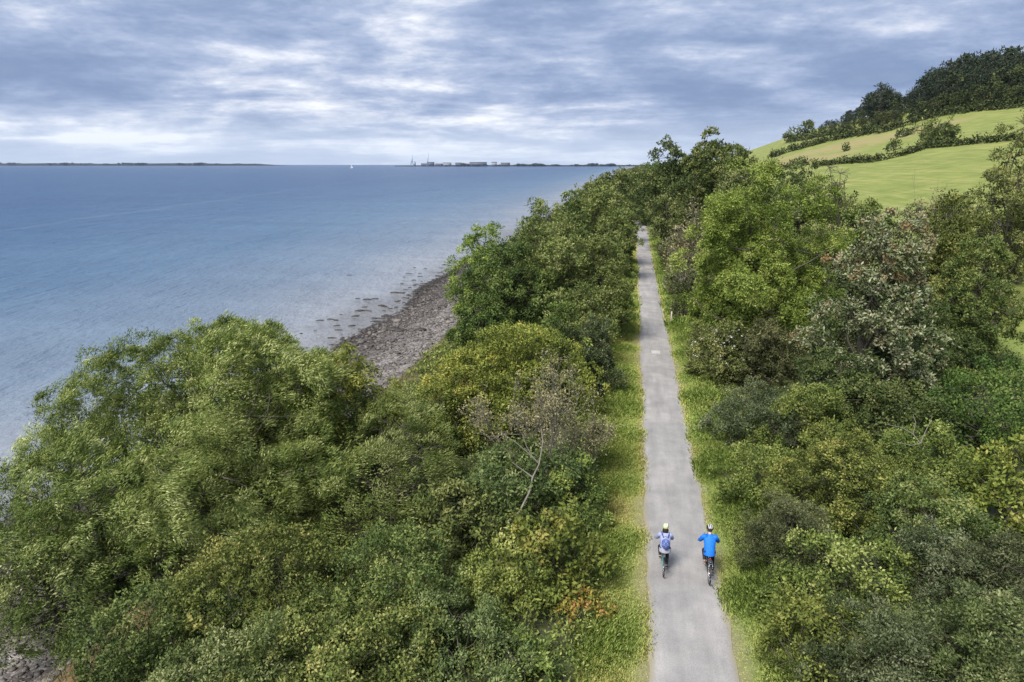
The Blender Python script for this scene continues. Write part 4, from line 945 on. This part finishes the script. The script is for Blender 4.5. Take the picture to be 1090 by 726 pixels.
# landward side, far to near
T(671, 139, 236, 10, 'dark', 'low dark bush at the left of the far path end', seed=56, **B)
T(684, 168, 186, 20, 'dark', 'dark tree closing off the far end of the path', seed=60)
T(706, 146, 180, 22, 'olive', 'olive tree arching over the far path end', seed=61)
T(757, 104, 131, 46, 'dark', 'tallest dark ash rising against the sky right of path', seed=62, dens=1.4)
T(716, 112, 148, 38, 'dark', 'dark tree left of the tallest one against the sky', seed=63)
T(785, 92, 160, 32, 'olive', 'dull green tree between tallest ash and bright ash', seed=64)
T(716, 92, 200, 26, 'olive', 'soft olive tree beside the distant path', seed=65)
T(716, 74, 262, 18, 'blackthorn', 'dark hedge bush under the grey dead ash', seed=66, **B)
T(735, 62, 292, 24, 'blackthorn', 'dark ivy bush at the foot of bright ash', seed=67, **B)
T(803, 50, 172, 82, 'ash', 'great bright green ash towering over right verge', col=(1.0, 1.07, 1.0), seed=68, tint=.09, dens=1.35)
T(820, 108, 162, 26, 'dark', 'dark tree where the hill hedge meets the wood by the path', seed=98)
T(850, 72, 165, 34, 'olive', 'olive tree behind the bright ash near the field', seed=69)
tb, hb_, rb_ = T(762, 44, 340, 38, 'olive', 'grey green bush with white blossom below the bright ash', seed=70, **B)
def blossom():
    rng = np.random.default_rng(4); mb = MB(); n = 22; a = rng.uniform(3.4, 6.0, n); e = rng.uniform(.1, 1.1, n)
    P = np.stack([rb_ * np.cos(a) * np.cos(e), rb_ * np.sin(a) * np.cos(e), hb_ * (.25 + .72 * np.sin(e))], -1)
    leaves(mb, rng, P, norm(P), norm(P), 9, .16, .09, .07, .3, hemi=True); mb.build('blossom', plain('white_blossom', (.40, .41, .36), .8, .15, 5), tb)
blossom()
T(815, 43, 352, 46, 'blackthorn', 'dark blackthorn thicket under the bright ash', seed=71, **B)
T(935, 36, 208, 84, 'whitebeam', 'whitebeam with silver leaves and russet top', col=(1.0, 1.0, 1.0), seed=72)
T(885, 66, 158, 36, 'sparse', 'thin leaning tree with open crown against the hill field', seed=73)
T(918, 58, 195, 30, 'hawthorn', 'hawthorn peeping behind the whitebeam crown', seed=74)
T(1000, 50, 215, 46, 'hawthorn', 'ripening olive hawthorn right of the whitebeam', seed=75, tint=.05)
T(1040, 44, 240, 44, 'hawthorn', 'broad hawthorn with yellow patches near the field gap', seed=76, tint=.07)
T(1015, 62, 190, 44, 'olive', 'grey olive tree between hawthorns and lower field', seed=77)
T(1078, 52, 112, 42, 'sparse', 'tall open crowned tree at the right before the field', seed=78, dens=1.6)
T(1092, 62, 205, 36, 'olive', 'olive tree filling below the tall open crowned tree', seed=79)
T(975, 40, 320, 52, 'dark', 'dark tree hidden behind the right of whitebeam', col=(.8, .85, .85), seed=80)
T(1046, 31, 392, 60, 'alder', 'deep green alder below the broad hawthorn', col=(.8, .9, .85), seed=81, tint=-.04)
T(1078, 23, 462, 48, 'sycamore', 'yellow green sycamore with large leaves at the right edge', col=(1.1, 1.05, .95), seed=82, tint=.03)
T(938, 31.5, 408, 62, 'dark', 'dark bush beneath the whitebeam trunk', seed=83, **B)
T(880, 34, 380, 40, 'dark', 'dark green bush between whitebeam and blackthorn', seed=84, **B)
T(810, 33, 425, 52, 'blackthorn', 'grey green thorn mound along the right verge', seed=85, **B)
T(862, 31, 412, 50, 'bramble', 'bright bramble mound behind the gorse thicket', seed=86, **B)
T(800, 27, 480, 46, 'bramble', 'leafy bramble bank spilling towards the path', seed=87, tint=.04, **B)
T(905, 24.5, 470, 82, 'hawthorn', 'wide olive gorse thicket with upright shoots', col=(1.15, 1.08, .95), seed=88, **B)
T(985, 26, 462, 56, 'bramble', 'green bramble bush around the bleached branches', seed=89, **B)
T(840, 21.5, 545, 55, 'blackthorn', 'dull blackthorn bush beside the blue jacketed rider', seed=90, **B)
T(985, 21, 520, 70, 'hawthorn', 'olive thorn bush below the bleached branches', seed=91, **B)
T(905, 18.6, 585, 70, 'bramble', 'bramble bush with pale new shoots in the thicket', seed=92, **B)
T(1010, 18, 585, 78, 'blackthorn', 'dark blackthorn mass in the bottom right', col=(.85, .9, .95), seed=93, tint=.03, **B)
T(1080, 17, 575, 60, 'blackthorn', 'dark blackthorn bush under the yellow green sycamore', seed=94, **B)
T(860, 16.5, 650, 55, 'bramble', 'low bramble patch beside the verge at the bottom', seed=95, **B)
T(945, 14.8, 665, 85, 'blackthorn', 'blackthorn bush cut by the bottom edge', col=(.85, .9, .9), seed=96, **B)
T(1060, 14, 650, 90, 'olive', 'olive bush in the bottom right corner', col=(.85, .92, .95), seed=97, **B)

def dead(px, D, py_top, rpx, label, leaf, leafy, stems, seed, depth=4, rb=.07, bark=BARK_DEAD, name='dead_tree', cat='dead tree'):
    t, H, R = plant_at(px, D, py_top, rpx, None, label, cat, seed=seed, name=name)
    sm, mb, lf = make_dead(H, R, seed, D, leaf, leafy, stems, depth, rb)
    sm.build('branches', bark, t); mb.build('leaves', LM[leaf], t)
dead(577, 27.2, 378, 74, 'pale bare twiggy shrub with a bent main stem', 'drybrown', .9, 8, 101, 4, .06, name='dead_shrub', cat='shrub')
dead(626, 29, 420, 30, 'dry brown twiggy shrub leaning towards the left verge', 'drybrown', .9, 6, 102, 4, .03, name='dead_shrub', cat='shrub')
dead(732, 66, 210, 36, 'grey bare ash with few leaves between path and bright ash', 'drybrown', 1.0, 7, 103, 4, .14)
dead(985, 62, 178, 24, 'grey bare twigs rising behind the whitebeam', 'drybrown', .25, 4, 104, 4, .1)
dead(1038, 45, 232, 22, 'small grey bare thorn among the hawthorns', 'drybrown', .2, 4, 105, 4, .06)
def pale_branch():
    rng = np.random.default_rng(5); x = lambda px, py, D: np.array([x_at(px, D, top_h(py, D)), D, top_h(py, D)])
    pts = [x(540, 556, 22.5), x(553, 545, 22.8), x(563, 525, 23.2), x(567, 508, 23.6), x(574, 494, 24), x(578, 470, 24.4), x(576, 456, 24.7)]
    t = thing('dead_branch', 'long pale dead branch forking above the dark ivy thicket', 'branch', tuple(pts[0])); o = pts[0]
    mb = MB(); tube(mb, np.array(pts) - o, np.linspace(.05, .016, 7), 7); mb.build('limb', BARK_PALE, t)
    for br in ([pts[4], x(562, 482, 24.2), x(548, 470, 24.3), x(536, 462, 24.5)], [pts[4], x(566, 485, 24.1), x(560, 474, 24.3), x(556, 462, 24.5)], [pts[3], x(556, 500, 23.9), x(545, 492, 24.1)]):
        mb = MB(); tube(mb, np.array(br) - o, np.linspace(.024, .009, len(br)), 5); mb.build('twig', BARK_PALE, t)
    root = [x(980, 472, 23), x(972, 462, 23.3), x(960, 455, 23.6), x(945, 452, 23.9)]; o = root[0]
    t = thing('dead_branch', 'bleached fallen branches lying on the right hand brambles', 'branch', tuple(o))
    for br in (root, [root[0], x(985, 460, 23.2), x(990, 450, 23.4), x(992, 444, 23.5)], [root[1], x(975, 450, 23.4), x(972, 441, 23.6)], [root[0], x(970, 474, 23.2), x(952, 470, 23.5)]):
        mb = MB(); tube(mb, np.array(br) - o, np.linspace(.017, .008, len(br)), 5); mb.build('limb' if br is root else 'twig', BARK_PALE, t)
pale_branch()

# far trees along the shore past the end of the visible path
FARP = [make_plant('dark', 11, 5, 201, 230), make_plant('olive', 11, 5.5, 202, 230), make_plant('alder', 11, 4.6, 203, 230)]
def far_trees():
    rng = np.random.default_rng(77); k = 0
    for v in np.concatenate([np.linspace(165, 330, 12), np.linspace(350, 900, 14)]):
        for u in (rng.uniform(-19, -9), rng.uniform(-6, 6), rng.uniform(9, 26)):
            x, y = uv2xy(u, v); h = rng.uniform(.75, 1.1) * (.55 if u < -8 else .9 if u < 7 else 1.2); i = k % 3; k += 1
            t = thing('shore_tree', 'distant green tree in the shore wood past the path end', 'tree', (x, y, float(terrain(u, v))), rng.uniform(0, 6.28), 'trees of the distant shore wood')
            t.scale = (h * 1.1, h * 1.1, h); link('trunk', FARP[i][0], t); link('crown', FARP[i][1], t)
far_trees()

# ------------------------------------------------------------------ fence posts
WOODM = plain('weathered_wood', (.36, .32, .26), .85, .25, 5, bump=.3)
def post(px, py_base, h, lean, label):
    x, y, z = hit(px, py_base)
    t = thing('fence_post', label, 'post', (x, y, z)); mb = MB()
    tube(mb, [[0, 0, -.2], [lean * .5, 0, h * .5], [lean, 0, h]], [.075, .07, .065], 8, cap=True); mb.build('shaft', WOODM, t)
    mb = MB(); 
    for q in (.55, .8): tube(mb, [[lean * q, -.10, h * q], [lean * q, .10, h * q]], [.012, .012], 5)
    mb.build('staples', plain('rusty_wire', (.2, .13, .09), .7), t)
post(656, 352, 1.35, .35, 'weathered fence post leaning right beside the left verge')
post(714, 347, 1.3, .02, 'upright grey fence post at right verge below bright ash')
post(651, 358, 1.0, .0, 'short upright post in front of the leaning one')
post(1079, 292, 1.9, .02, 'pale post standing in the gap between hawthorns')

# ------------------------------------------------------------------ cyclists
def skin_mesh(verts, edges, radii, root=0, sub=2):
    me = bpy.data.meshes.new('tmp'); me.from_pydata([tuple(v) for v in verts], edges, []); o = bpy.data.objects.new('tmp', me); COL.objects.link(o)
    md = o.modifiers.new('s', 'SKIN'); md.use_smooth_shade = True
    for i, r in enumerate(radii):
        sv = me.skin_vertices[0].data[i]; sv.radius = r if isinstance(r, tuple) else (r, r); sv.use_root = (i == root)
    ss = o.modifiers.new('u', 'SUBSURF'); ss.levels = sub; ss.render_levels = sub
    dg = bpy.context.evaluated_depsgraph_get(); ev = o.evaluated_get(dg); m2 = bpy.data.meshes.new_from_object(ev)
    V = np.array([v.co[:] for v in m2.vertices]); F4 = np.array([p.vertices[:] for p in m2.polygons if len(p.vertices) == 4]); F3 = np.array([p.vertices[:] for p in m2.polygons if len(p.vertices) == 3])
    bpy.data.objects.remove(o); bpy.data.meshes.remove(me); bpy.data.meshes.remove(m2)
    return V, [f for f in (F4, F3) if len(f)]

SKIN = plain('skin', (.55, .36, .27), .55, .06, 20)
RUBBER = plain('tyre_rubber', (.02, .02, .022), .8, .2, 30); STEEL = plain('bright_alloy', (.55, .56, .58), .35, .08, 20, metal=.9); BLACKP = plain('black_paint', (.015, .015, .018), .4, .1, 20)
TEAL = plain('teal_paint', (.10, .36, .36), .4, .08, 20)
def circle(mb, c, R, r, n=36, k=7):
    a = np.linspace(0, 2 * math.pi, n + 1); P = np.stack([np.full_like(a, c[0]), c[1] + R * np.cos(a), c[2] + R * np.sin(a)], -1); tube(mb, P, np.full(n + 1, r), k)
def bicycle(label, paint, loc, sc, steer=0.0, rack=False, upright=.0):
    t = thing('bicycle', label, 'bicycle', loc, -PATH_ANG); t.scale = (sc,) * 3
    RW, FW, BBp, SP_, HT = np.array([0, -.45, .345]), np.array([0, .62, .345]), np.array([0, -.02, .29]), np.array([0, -.20, .93]), np.array([0, .40, .86])
    mb = MB(); hb = np.array([0, .45, .68]); st = np.array([0, -.155, .76])
    for a, b, r in ((BBp, st, .018), (st, SP_ - [0, 0, .03], .014), (BBp, hb, .021), (st, HT, .017), (HT, hb, .021)): tube(mb, [a, b], [r, r], 8)
    for s in (-1, 1):
        tube(mb, [BBp + [s * .03, 0, 0], RW + [s * .06, 0, 0]], [.011, .010], 6); tube(mb, [st + [s * .02, 0, -.04], RW + [s * .06, 0, 0]], [.009, .008], 6)
    mb.build('frame', paint, t, True)
    mb = MB(); 
    for s in (-1, 1): tube(mb, [hb + [s * .045, 0, 0], (hb + FW) / 2 + [s * .05, 0, 0], FW + [s * .05, .0, 0]], [.013, .012, .009], 6)
    mb.build('fork', paint, t, True)
    for c in (RW, FW):
        mb = MB(); circle(mb, (0, 0, 0), .30, .010); w = mb.build('wheel', STEEL, t, True); w.location = c
        mb = MB(); circle(mb, (0, 0, 0), .325, .024); mb.build('tyre', RUBBER, w, True)
        mb = MB(); tube(mb, [[-.055, 0, 0], [.055, 0, 0]], [.022, .022], 8, cap=True); mb.build('hub', STEEL, w)
        mb = MB()
        for i in range(24):
            a = i * math.pi / 12; tube(mb, [[.025 * (-1) ** i, .02 * math.cos(a), .02 * math.sin(a)], [0, .30 * math.cos(a), .30 * math.sin(a)]], [.0015, .0015], 3)
        mb.build('spokes', STEEL, w)
        mb = MB(); a = np.linspace(.15 * math.pi, .95 * math.pi, 14) if c is RW else np.linspace(.1 * math.pi, .75 * math.pi, 12)
        a = math.pi - a if c is RW else a
        P = np.stack([0 * a, c[1] + .37 * np.cos(a), c[2] + .37 * np.sin(a)], -1); q = np.array([[.03, 0, 0]])
        V = np.concatenate([P - q, P + q]); k = len(a); i = np.arange(k - 1); V2 = np.concatenate([V, V + [0, 0, -.006]])
        mb.add(V2, np.concatenate([np.stack([i, i + 1, i + 1 + k, i + k], -1), np.stack([i + 2 * k, i + 3 * k, i + 3 * k + 1, i + 2 * k + 1], -1)])); mb.build('mudguard', BLACKP, t, True)
    mb = MB(); V, F = skin_mesh([(0, -.32, .95), (0, -.22, .955), (0, -.08, .95), (0, -.03, .945)], [(0, 1), (1, 2), (2, 3)], [(.085, .03), (.075, .028), (.025, .022), (.02, .02)]); mb.add(V, F); mb.build('saddle', BLACKP, t, True)
    h = bpy.data.objects.new('handlebar', None); mb = MB(); bz = 1.04 + upright
    tube(mb, [HT, [0, .39, bz - .02], [0, .44, bz]], [.016, .014, .014], 7); tube(mb, [[-.33, .36, bz + .02], [-.2, .42, bz + .01], [0, .44, bz], [.2, .42, bz + .01], [.33, .36, bz + .02]], np.full(5, .012), 7)
    bar = mb.build('handlebar', STEEL, t, True); bpy.data.objects.remove(h)
    for s in (-1, 1):
        mb = MB(); tube(mb, [[s * .34, .355, bz + .02], [s * .23, .41, bz + .012]], [.018, .018], 8, cap=True); mb.build('grip', BLACKP, bar, True)
    mb = MB(); tube(mb, [[.055, -.02, .29 - .0], [.075, -.02, .12]], [.012, .010], 6); tube(mb, [[-.055, -.02, .29], [-.075, -.02, .46]], [.012, .010], 6); circle(mb, (.05, -.02, .29), .09, .006, 24, 5); mb.build('crank', STEEL, t)
    for s, z in ((1, .12), (-1, .46)):
        mb = MB(); box(mb, (s * .125, -.02, z), (.09, .085, .022)); mb.build('pedal', BLACKP, t)
    mb = MB(); a = np.linspace(math.pi * .5, math.pi * 1.5, 12); ch = [(.05, -.02 - 0, .38), (.05, -.45, .385)]
    tube(mb, [[.05, -.02, .38], [.05, -.45, .385], [.05, -.49, .345], [.05, -.45, .305], [.05, -.02, .20]], np.full(5, .006), 4); mb.build('chain', BLACKP, t)
    mb = MB(); box(mb, (0, -.355, .83), (.05, .02, .035)); mb.build('rear_reflector', plain('red_reflector', (.5, .02, .02), .3), t)
    if rack:
        mb = MB()
        for s in (-1, 1):
            tube(mb, [[s * .06, -.22, .75], [s * .06, -.62, .75], [s * .06, -.45, .36]], np.full(3, .007), 5)
        for y in (-.3, -.42, -.54): tube(mb, [[-.06, y, .75], [.06, y, .75]], [.006, .006], 5)
        mb.build('rack', STEEL, t)
    return t

def loft(mb, rings, n=20):
    a = np.linspace(0, 2 * math.pi, n, endpoint=False)
    V = np.concatenate([np.stack([x + rx * np.cos(a), y + ry * np.sin(a), np.full(n, z)], -1) for x, y, z, rx, ry in rings]); k = len(rings)
    i = np.arange(k - 1)[:, None] * n; j = np.arange(n)[None, :]
    mb.add(V, np.stack([i + j, i + (j + 1) % n, i + n + (j + 1) % n, i + n + j], -1).reshape(-1, 4))
def rider(label, loc, sc, jacket, trousers, shoe, hair_m, helm_m, helm2, long_hair, dx=0.0, elbow=.36, hem=False, extra_top=None):
    t = thing('person', label, 'person', loc, -PATH_ANG); t.scale = (sc,) * 3
    up = 1.08
    J = dict(pel=(dx, -.20, 1.00), sp=(dx, -.15, 1.17), ch=(dx, -.04, 1.36), nk=(dx, .045, 1.50), jaw=(dx, .10, 1.575), hd=(dx, .105, 1.66), tp=(dx, .10, 1.74))
    for s, n in ((-1, 'l'), (1, 'r')):
        J['sh' + n] = (dx + s * .185, -.01, 1.43); J['el' + n] = (dx * .6 + s * elbow, .14, 1.21); J['wr' + n] = (s * .305, .315, up + .03); J['pa' + n] = (s * .29, .355, up + .012)
        J['hp' + n] = (dx + s * .10, -.18, .97)
    J['knl'] = (-.15, .21, .83); J['anl'] = (-.125, -.03, .555); J['tol'] = (-.13, .10, .50)
    J['knr'] = (.14, .17, .62); J['anr'] = (.125, -.08, .215); J['tor'] = (.13, .05, .155)
    def sub(names, edges, rad, root=0):
        ix = {n: i for i, n in enumerate(names)}; return skin_mesh([J[n] for n in names], [(ix[a], ix[b]) for a, b in edges], [rad[n] for n in names], root)
    rad = dict(pel=(.13, .10), sp=(.11, .08), ch=(.10, .075), nk=.055, jaw=(.066, .075), hd=(.078, .098), tp=(.05, .06))
    for n in 'lr': rad.update({'sh' + n: .05, 'el' + n: .034, 'wr' + n: .026, 'pa' + n: (.04, .024), 'hp' + n: .095, 'kn' + n: .062, 'an' + n: .042, 'to' + n: (.042, .028)})
    E = [('pel', 'sp'), ('sp', 'ch'), ('ch', 'nk'), ('nk', 'jaw'), ('jaw', 'hd'), ('hd', 'tp')]
    for n in 'lr': E += [('ch', 'sh' + n), ('sh' + n, 'el' + n), ('el' + n, 'wr' + n), ('wr' + n, 'pa' + n), ('pel', 'hp' + n), ('hp' + n, 'kn' + n), ('kn' + n, 'an' + n), ('an' + n, 'to' + n)]
    names = list(rad); mb = MB(); V, F = sub(names, E, rad, names.index('pel')); mb.add(V, F)
    for s, n in ((-1, 'l'), (1, 'r')):    # four fingers closed over the grip, thumb under it
        p = np.array(J['pa' + n])
        for k, (o_, ln) in enumerate(((-.030, .85), (-.010, 1.0), (.010, .95), (.028, .75))):
            f0 = p + np.array([o_, .01 - s * o_ * .5, .004]); tube(mb, f0 + np.array([[0, 0, 0], [0, .026, .006], [0, .043, -.012], [0, .038, -.034], [0, .020, -.044]]) * ln, [.010, .0095, .009, .0085, .006], 6, cap=True)
        tube(mb, p + np.array([[-s * .03, -.01, 0], [-s * .048, .005, -.012], [-s * .055, .02, -.03]]), [.012, .011, .008], 6, cap=True)
    tube(mb, np.array(J['hd']) + np.array([[0, .085, .012], [0, .108, -.012], [0, .10, -.025]]), [.010, .014, .010], 6, cap=True)   # nose
    for s in (-1, 1): ellipsoid(mb, np.array(J['hd']) + np.array([s * .08, -.005, -.01]), (.012, .022, .032), 8, 6)                 # ears
    ellipsoid(mb, np.array(J['jaw']) + np.array([0, .078, .015]), (.024, .01, .007), 8, 5)                                          # lips
    mb.build('body', SKIN, t, True)
    for s in (-1, 1):
        mb = MB(); ellipsoid(mb, np.array(J['hd']) + np.array([s * .032, .088, .012]), (.013, .011, .010), 8, 6); mb.build('eye', plain('eye_white', (.7, .7, .7), .3), t)
    mb = MB(); loft(mb, [(dx, -.225, .93, .195, .165), (dx, -.215, .99, .19, .16), (dx, -.19, 1.08, .18, .145), (dx, -.14, 1.20, .178, .138), (dx, -.07, 1.33, .195, .14), (dx, -.02, 1.42, .20, .125), (dx, .015, 1.47, .15, .10), (dx, .04, 1.505, .075, .075), (dx, .05, 1.53, .068, .068)])
    for n in 'lr':
        A = [np.array(J[k + n]) for k in ('sh', 'el', 'wr')]; c0 = np.array([dx, -.01, 1.40])
        P = np.array([c0 + (A[0] - c0) * .5, A[0], A[0] + (A[1] - A[0]) * .45, A[1] + (A[0] - A[1]) * .08, A[1] + (A[2] - A[1]) * .12, A[1] + (A[2] - A[1]) * .6, A[2]])
        tube(mb, P, [.09, .088, .075, .066, .064, .054, .044], 12, cap=True)
    mb.build('jacket', jacket, t, True)
    if hem:
        mb = MB(); loft(mb, [(dx, -.235, .90, .215, .185), (dx, -.225, .97, .215, .185), (dx, -.20, 1.04, .20, .165)]); mb.build('jacket_hem', hem, t, True)
    tr = dict(pel=(.14, .112))
    for n in 'lr': tr.update({'hp' + n: .108, 'kn' + n: .075, 'an' + n: .056})
    TE = [e for e in E if e[0] in tr and e[1] in tr]
    mb = MB(); V, F = sub(list(tr), TE, tr, 0); mb.add(V, F); mb.build('trousers', trousers, t, True)
    for n in 'lr':
        a, b = np.array(J['an' + n]), np.array(J['to' + n]); hl = a + np.array([0, -.045, -.055])
        mb = MB(); V, F = skin_mesh([hl, (hl + b) / 2 + [0, 0, .01], b + [0, .06, -.012]], [(0, 1), (1, 2)], [(.040, .036), (.045, .036), (.04, .026)]); mb.add(V, F); sh = mb.build('shoe', shoe, t, True)
        mb = MB(); V, F = skin_mesh([hl + [0, 0, -.028], b + [0, .06, -.034]], [(0, 1)], [(.042, .012), (.042, .012)]); mb.add(V, F); mb.build('sole', plain('shoe_sole', (.5, .49, .47), .7), sh, True)
    hd = np.array(J['hd'])
    mb = MB(); ellipsoid(mb, hd + [0, -.018, .0], (.088, .10, .105), 14, 9)
    if long_hair: V, F = skin_mesh([hd + [0, -.06, .0], hd + [0, -.095, -.11], hd + [0, -.11, -.21]], [(0, 1), (1, 2)], [(.085, .06), (.10, .05), (.07, .035)]); mb.add(V, F)
    if long_hair: ellipsoid(mb, hd + [0, -.075, -.10], (.115, .075, .15), 14, 9)
    mb.build('hair', hair_m, t, True)
    mb = MB(); ellipsoid(mb, hd + [0, -.005, .032], (.112, .138, .112), 18, 8, zmin=-.12); he = mb.build('helmet', helm_m, t, True)
    mb = MB()
    for o_ in (-.055, 0, .055):
        a = np.linspace(.30, 2.7, 9); P = np.stack([np.full_like(a, o_) * (.55 + .45 * np.sin(a)), -.005 + .140 * np.cos(a), .032 + .116 * np.sin(a) * math.sqrt(max(.05, 1 - (o_ / .125) ** 2))], -1) + hd; tube(mb, P, np.full(9, .013), 5)
    mb.build('helmet_ridges', helm2, he, True)
    return t, J

def ground_pt(px, py, z=.04):
    d = ray(px, py); k = (z - CAM_H) / d[2]; return d[0] * k, d[1] * k
def cyclists():
    # positions follow the rear tyre contact of each bicycle
    fwd = np.array([DV[0], DV[1]])
    x, y = ground_pt(706, 613); s1 = .955; c1 = np.array([x, y]) + fwd * .45 * s1
    x, y = ground_pt(754.5, 620.5); s2 = 1.05; c2 = np.array([x, y]) + fwd * .45 * s2
    bicycle('teal framed bicycle ridden by the person with a backpack', TEAL, (c1[0], c1[1], .043), s1, upright=.02)
    bicycle('black bicycle ridden by the person in the blue jacket', BLACKP, (c2[0], c2[1], .035), s2, rack=True)
    lilac = plain('lilac_jacket', (.25, .28, .46), .8, .12, 14, bump=.15); pale = plain('pale_hem', (.27, .28, .35), .8, .12, 14)
    blue = plain('blue_jacket', (.004, .135, .58), .7, .12, 12, bump=.15); dark = plain('dark_trousers', (.018, .018, .022), .85, .2, 10)
    hair = plain('dark_hair', (.02, .014, .010), .6, .3, 40)
    t, J = rider('rider in pale lilac jacket and green helmet carrying a blue backpack', (c1[0], c1[1], .043), s1, lilac, dark, plain('black_shoe', (.02, .02, .022), .7), hair, plain('lime_helmet', (.36, .44, .15), .4, .1, 9), plain('white_helmet_ridge', (.75, .77, .74), .4), True, .02, .27, pale)
    t2, J2 = rider('rider in bright blue jacket, dark trousers and black helmet', (c2[0], c2[1], .035), s2, blue, dark, plain('brown_shoe', (.16, .07, .045), .7), plain('grey_hair', (.06, .05, .045), .6, .3, 40), plain('black_helmet', (.03, .03, .033), .4, .1, 9), plain('grey_helmet_ridge', (.55, .56, .57), .4), False, -.02, .285)
    # checked backpack
    m, nt, N, Lk = mat_new('checked_cloth'); tc = N('ShaderNodeTexCoord'); ck = N('ShaderNodeTexChecker'); ck.inputs['Scale'].default_value = 18; Lk(tc.outputs['Object'], ck.inputs[0])
    ck.inputs['Color1'].default_value = (.03, .055, .20, 1); ck.inputs['Color2'].default_value = (.13, .18, .38, 1); p = N('ShaderNodeBsdfPrincipled'); Lk(ck.outputs[0], p.inputs['Base Color']); p.inputs['Roughness'].default_value = .8; o = N('ShaderNodeOutputMaterial'); Lk(p.outputs[0], o.inputs[0])
    b = thing('backpack', 'blue checked backpack on the back of the lilac jacket', 'backpack', (c1[0], c1[1], .043), -PATH_ANG); b.scale = (s1,) * 3
    mb = MB(); V, F = skin_mesh([(.02, -.40, 1.09), (.02, -.36, 1.26), (.02, -.29, 1.43)], [(0, 1), (1, 2)], [(.16, .10), (.16, .10), (.13, .085)]); mb.add(V, F); mb.build('bag', m, b, True)
    navy = plain('navy_webbing', (.03, .05, .16), .8)
    mb = MB(); V, F = skin_mesh([(.02, -.49, 1.10), (.02, -.465, 1.21)], [(0, 1)], [(.095, .035), (.085, .03)]); mb.add(V, F); mb.build('front_pocket', navy, b, True)
    for s in (-1, 1):
        mb = MB(); P = np.array([[.02 + s * .08, -.20, 1.42], [.02 + s * .12, -.10, 1.50], [.02 + s * .14, .05, 1.49], [.02 + s * .14, .115, 1.38], [.02 + s * .14, .06, 1.22], [.02 + s * .17, -.12, 1.12], [.02 + s * .11, -.27, 1.07]]); tube(mb, P, np.full(7, .018), 6); mb.build('strap', navy, b, True)
    mb = MB(); a = np.linspace(0, math.pi, 7); tube(mb, np.stack([.02 + .04 * np.cos(a), np.full(7, -.235), 1.45 + .04 * np.sin(a)], -1), np.full(7, .008), 5); mb.build('carry_loop', navy, b)
cyclists()

# ------------------------------------------------------------------ air
def haze():
    mb = MB(); box(mb, (0, 4400, 60), (24000, 11400, 152))
    m, nt, N, Lk = mat_new('air'); v = N('ShaderNodeVolumePrincipled'); v.inputs['Color'].default_value = (.62, .76, .98, 1); v.inputs['Density'].default_value = HAZE; v.inputs['Anisotropy'].default_value = .2
    o = N('ShaderNodeOutputMaterial'); Lk(v.outputs[0], o.inputs['Volume'])
    ob = mb.build('haze', m); tag(ob, 'thin blue sea haze over the whole bay', kind='stuff')
HAZE = 3e-5
if HAZE: haze()
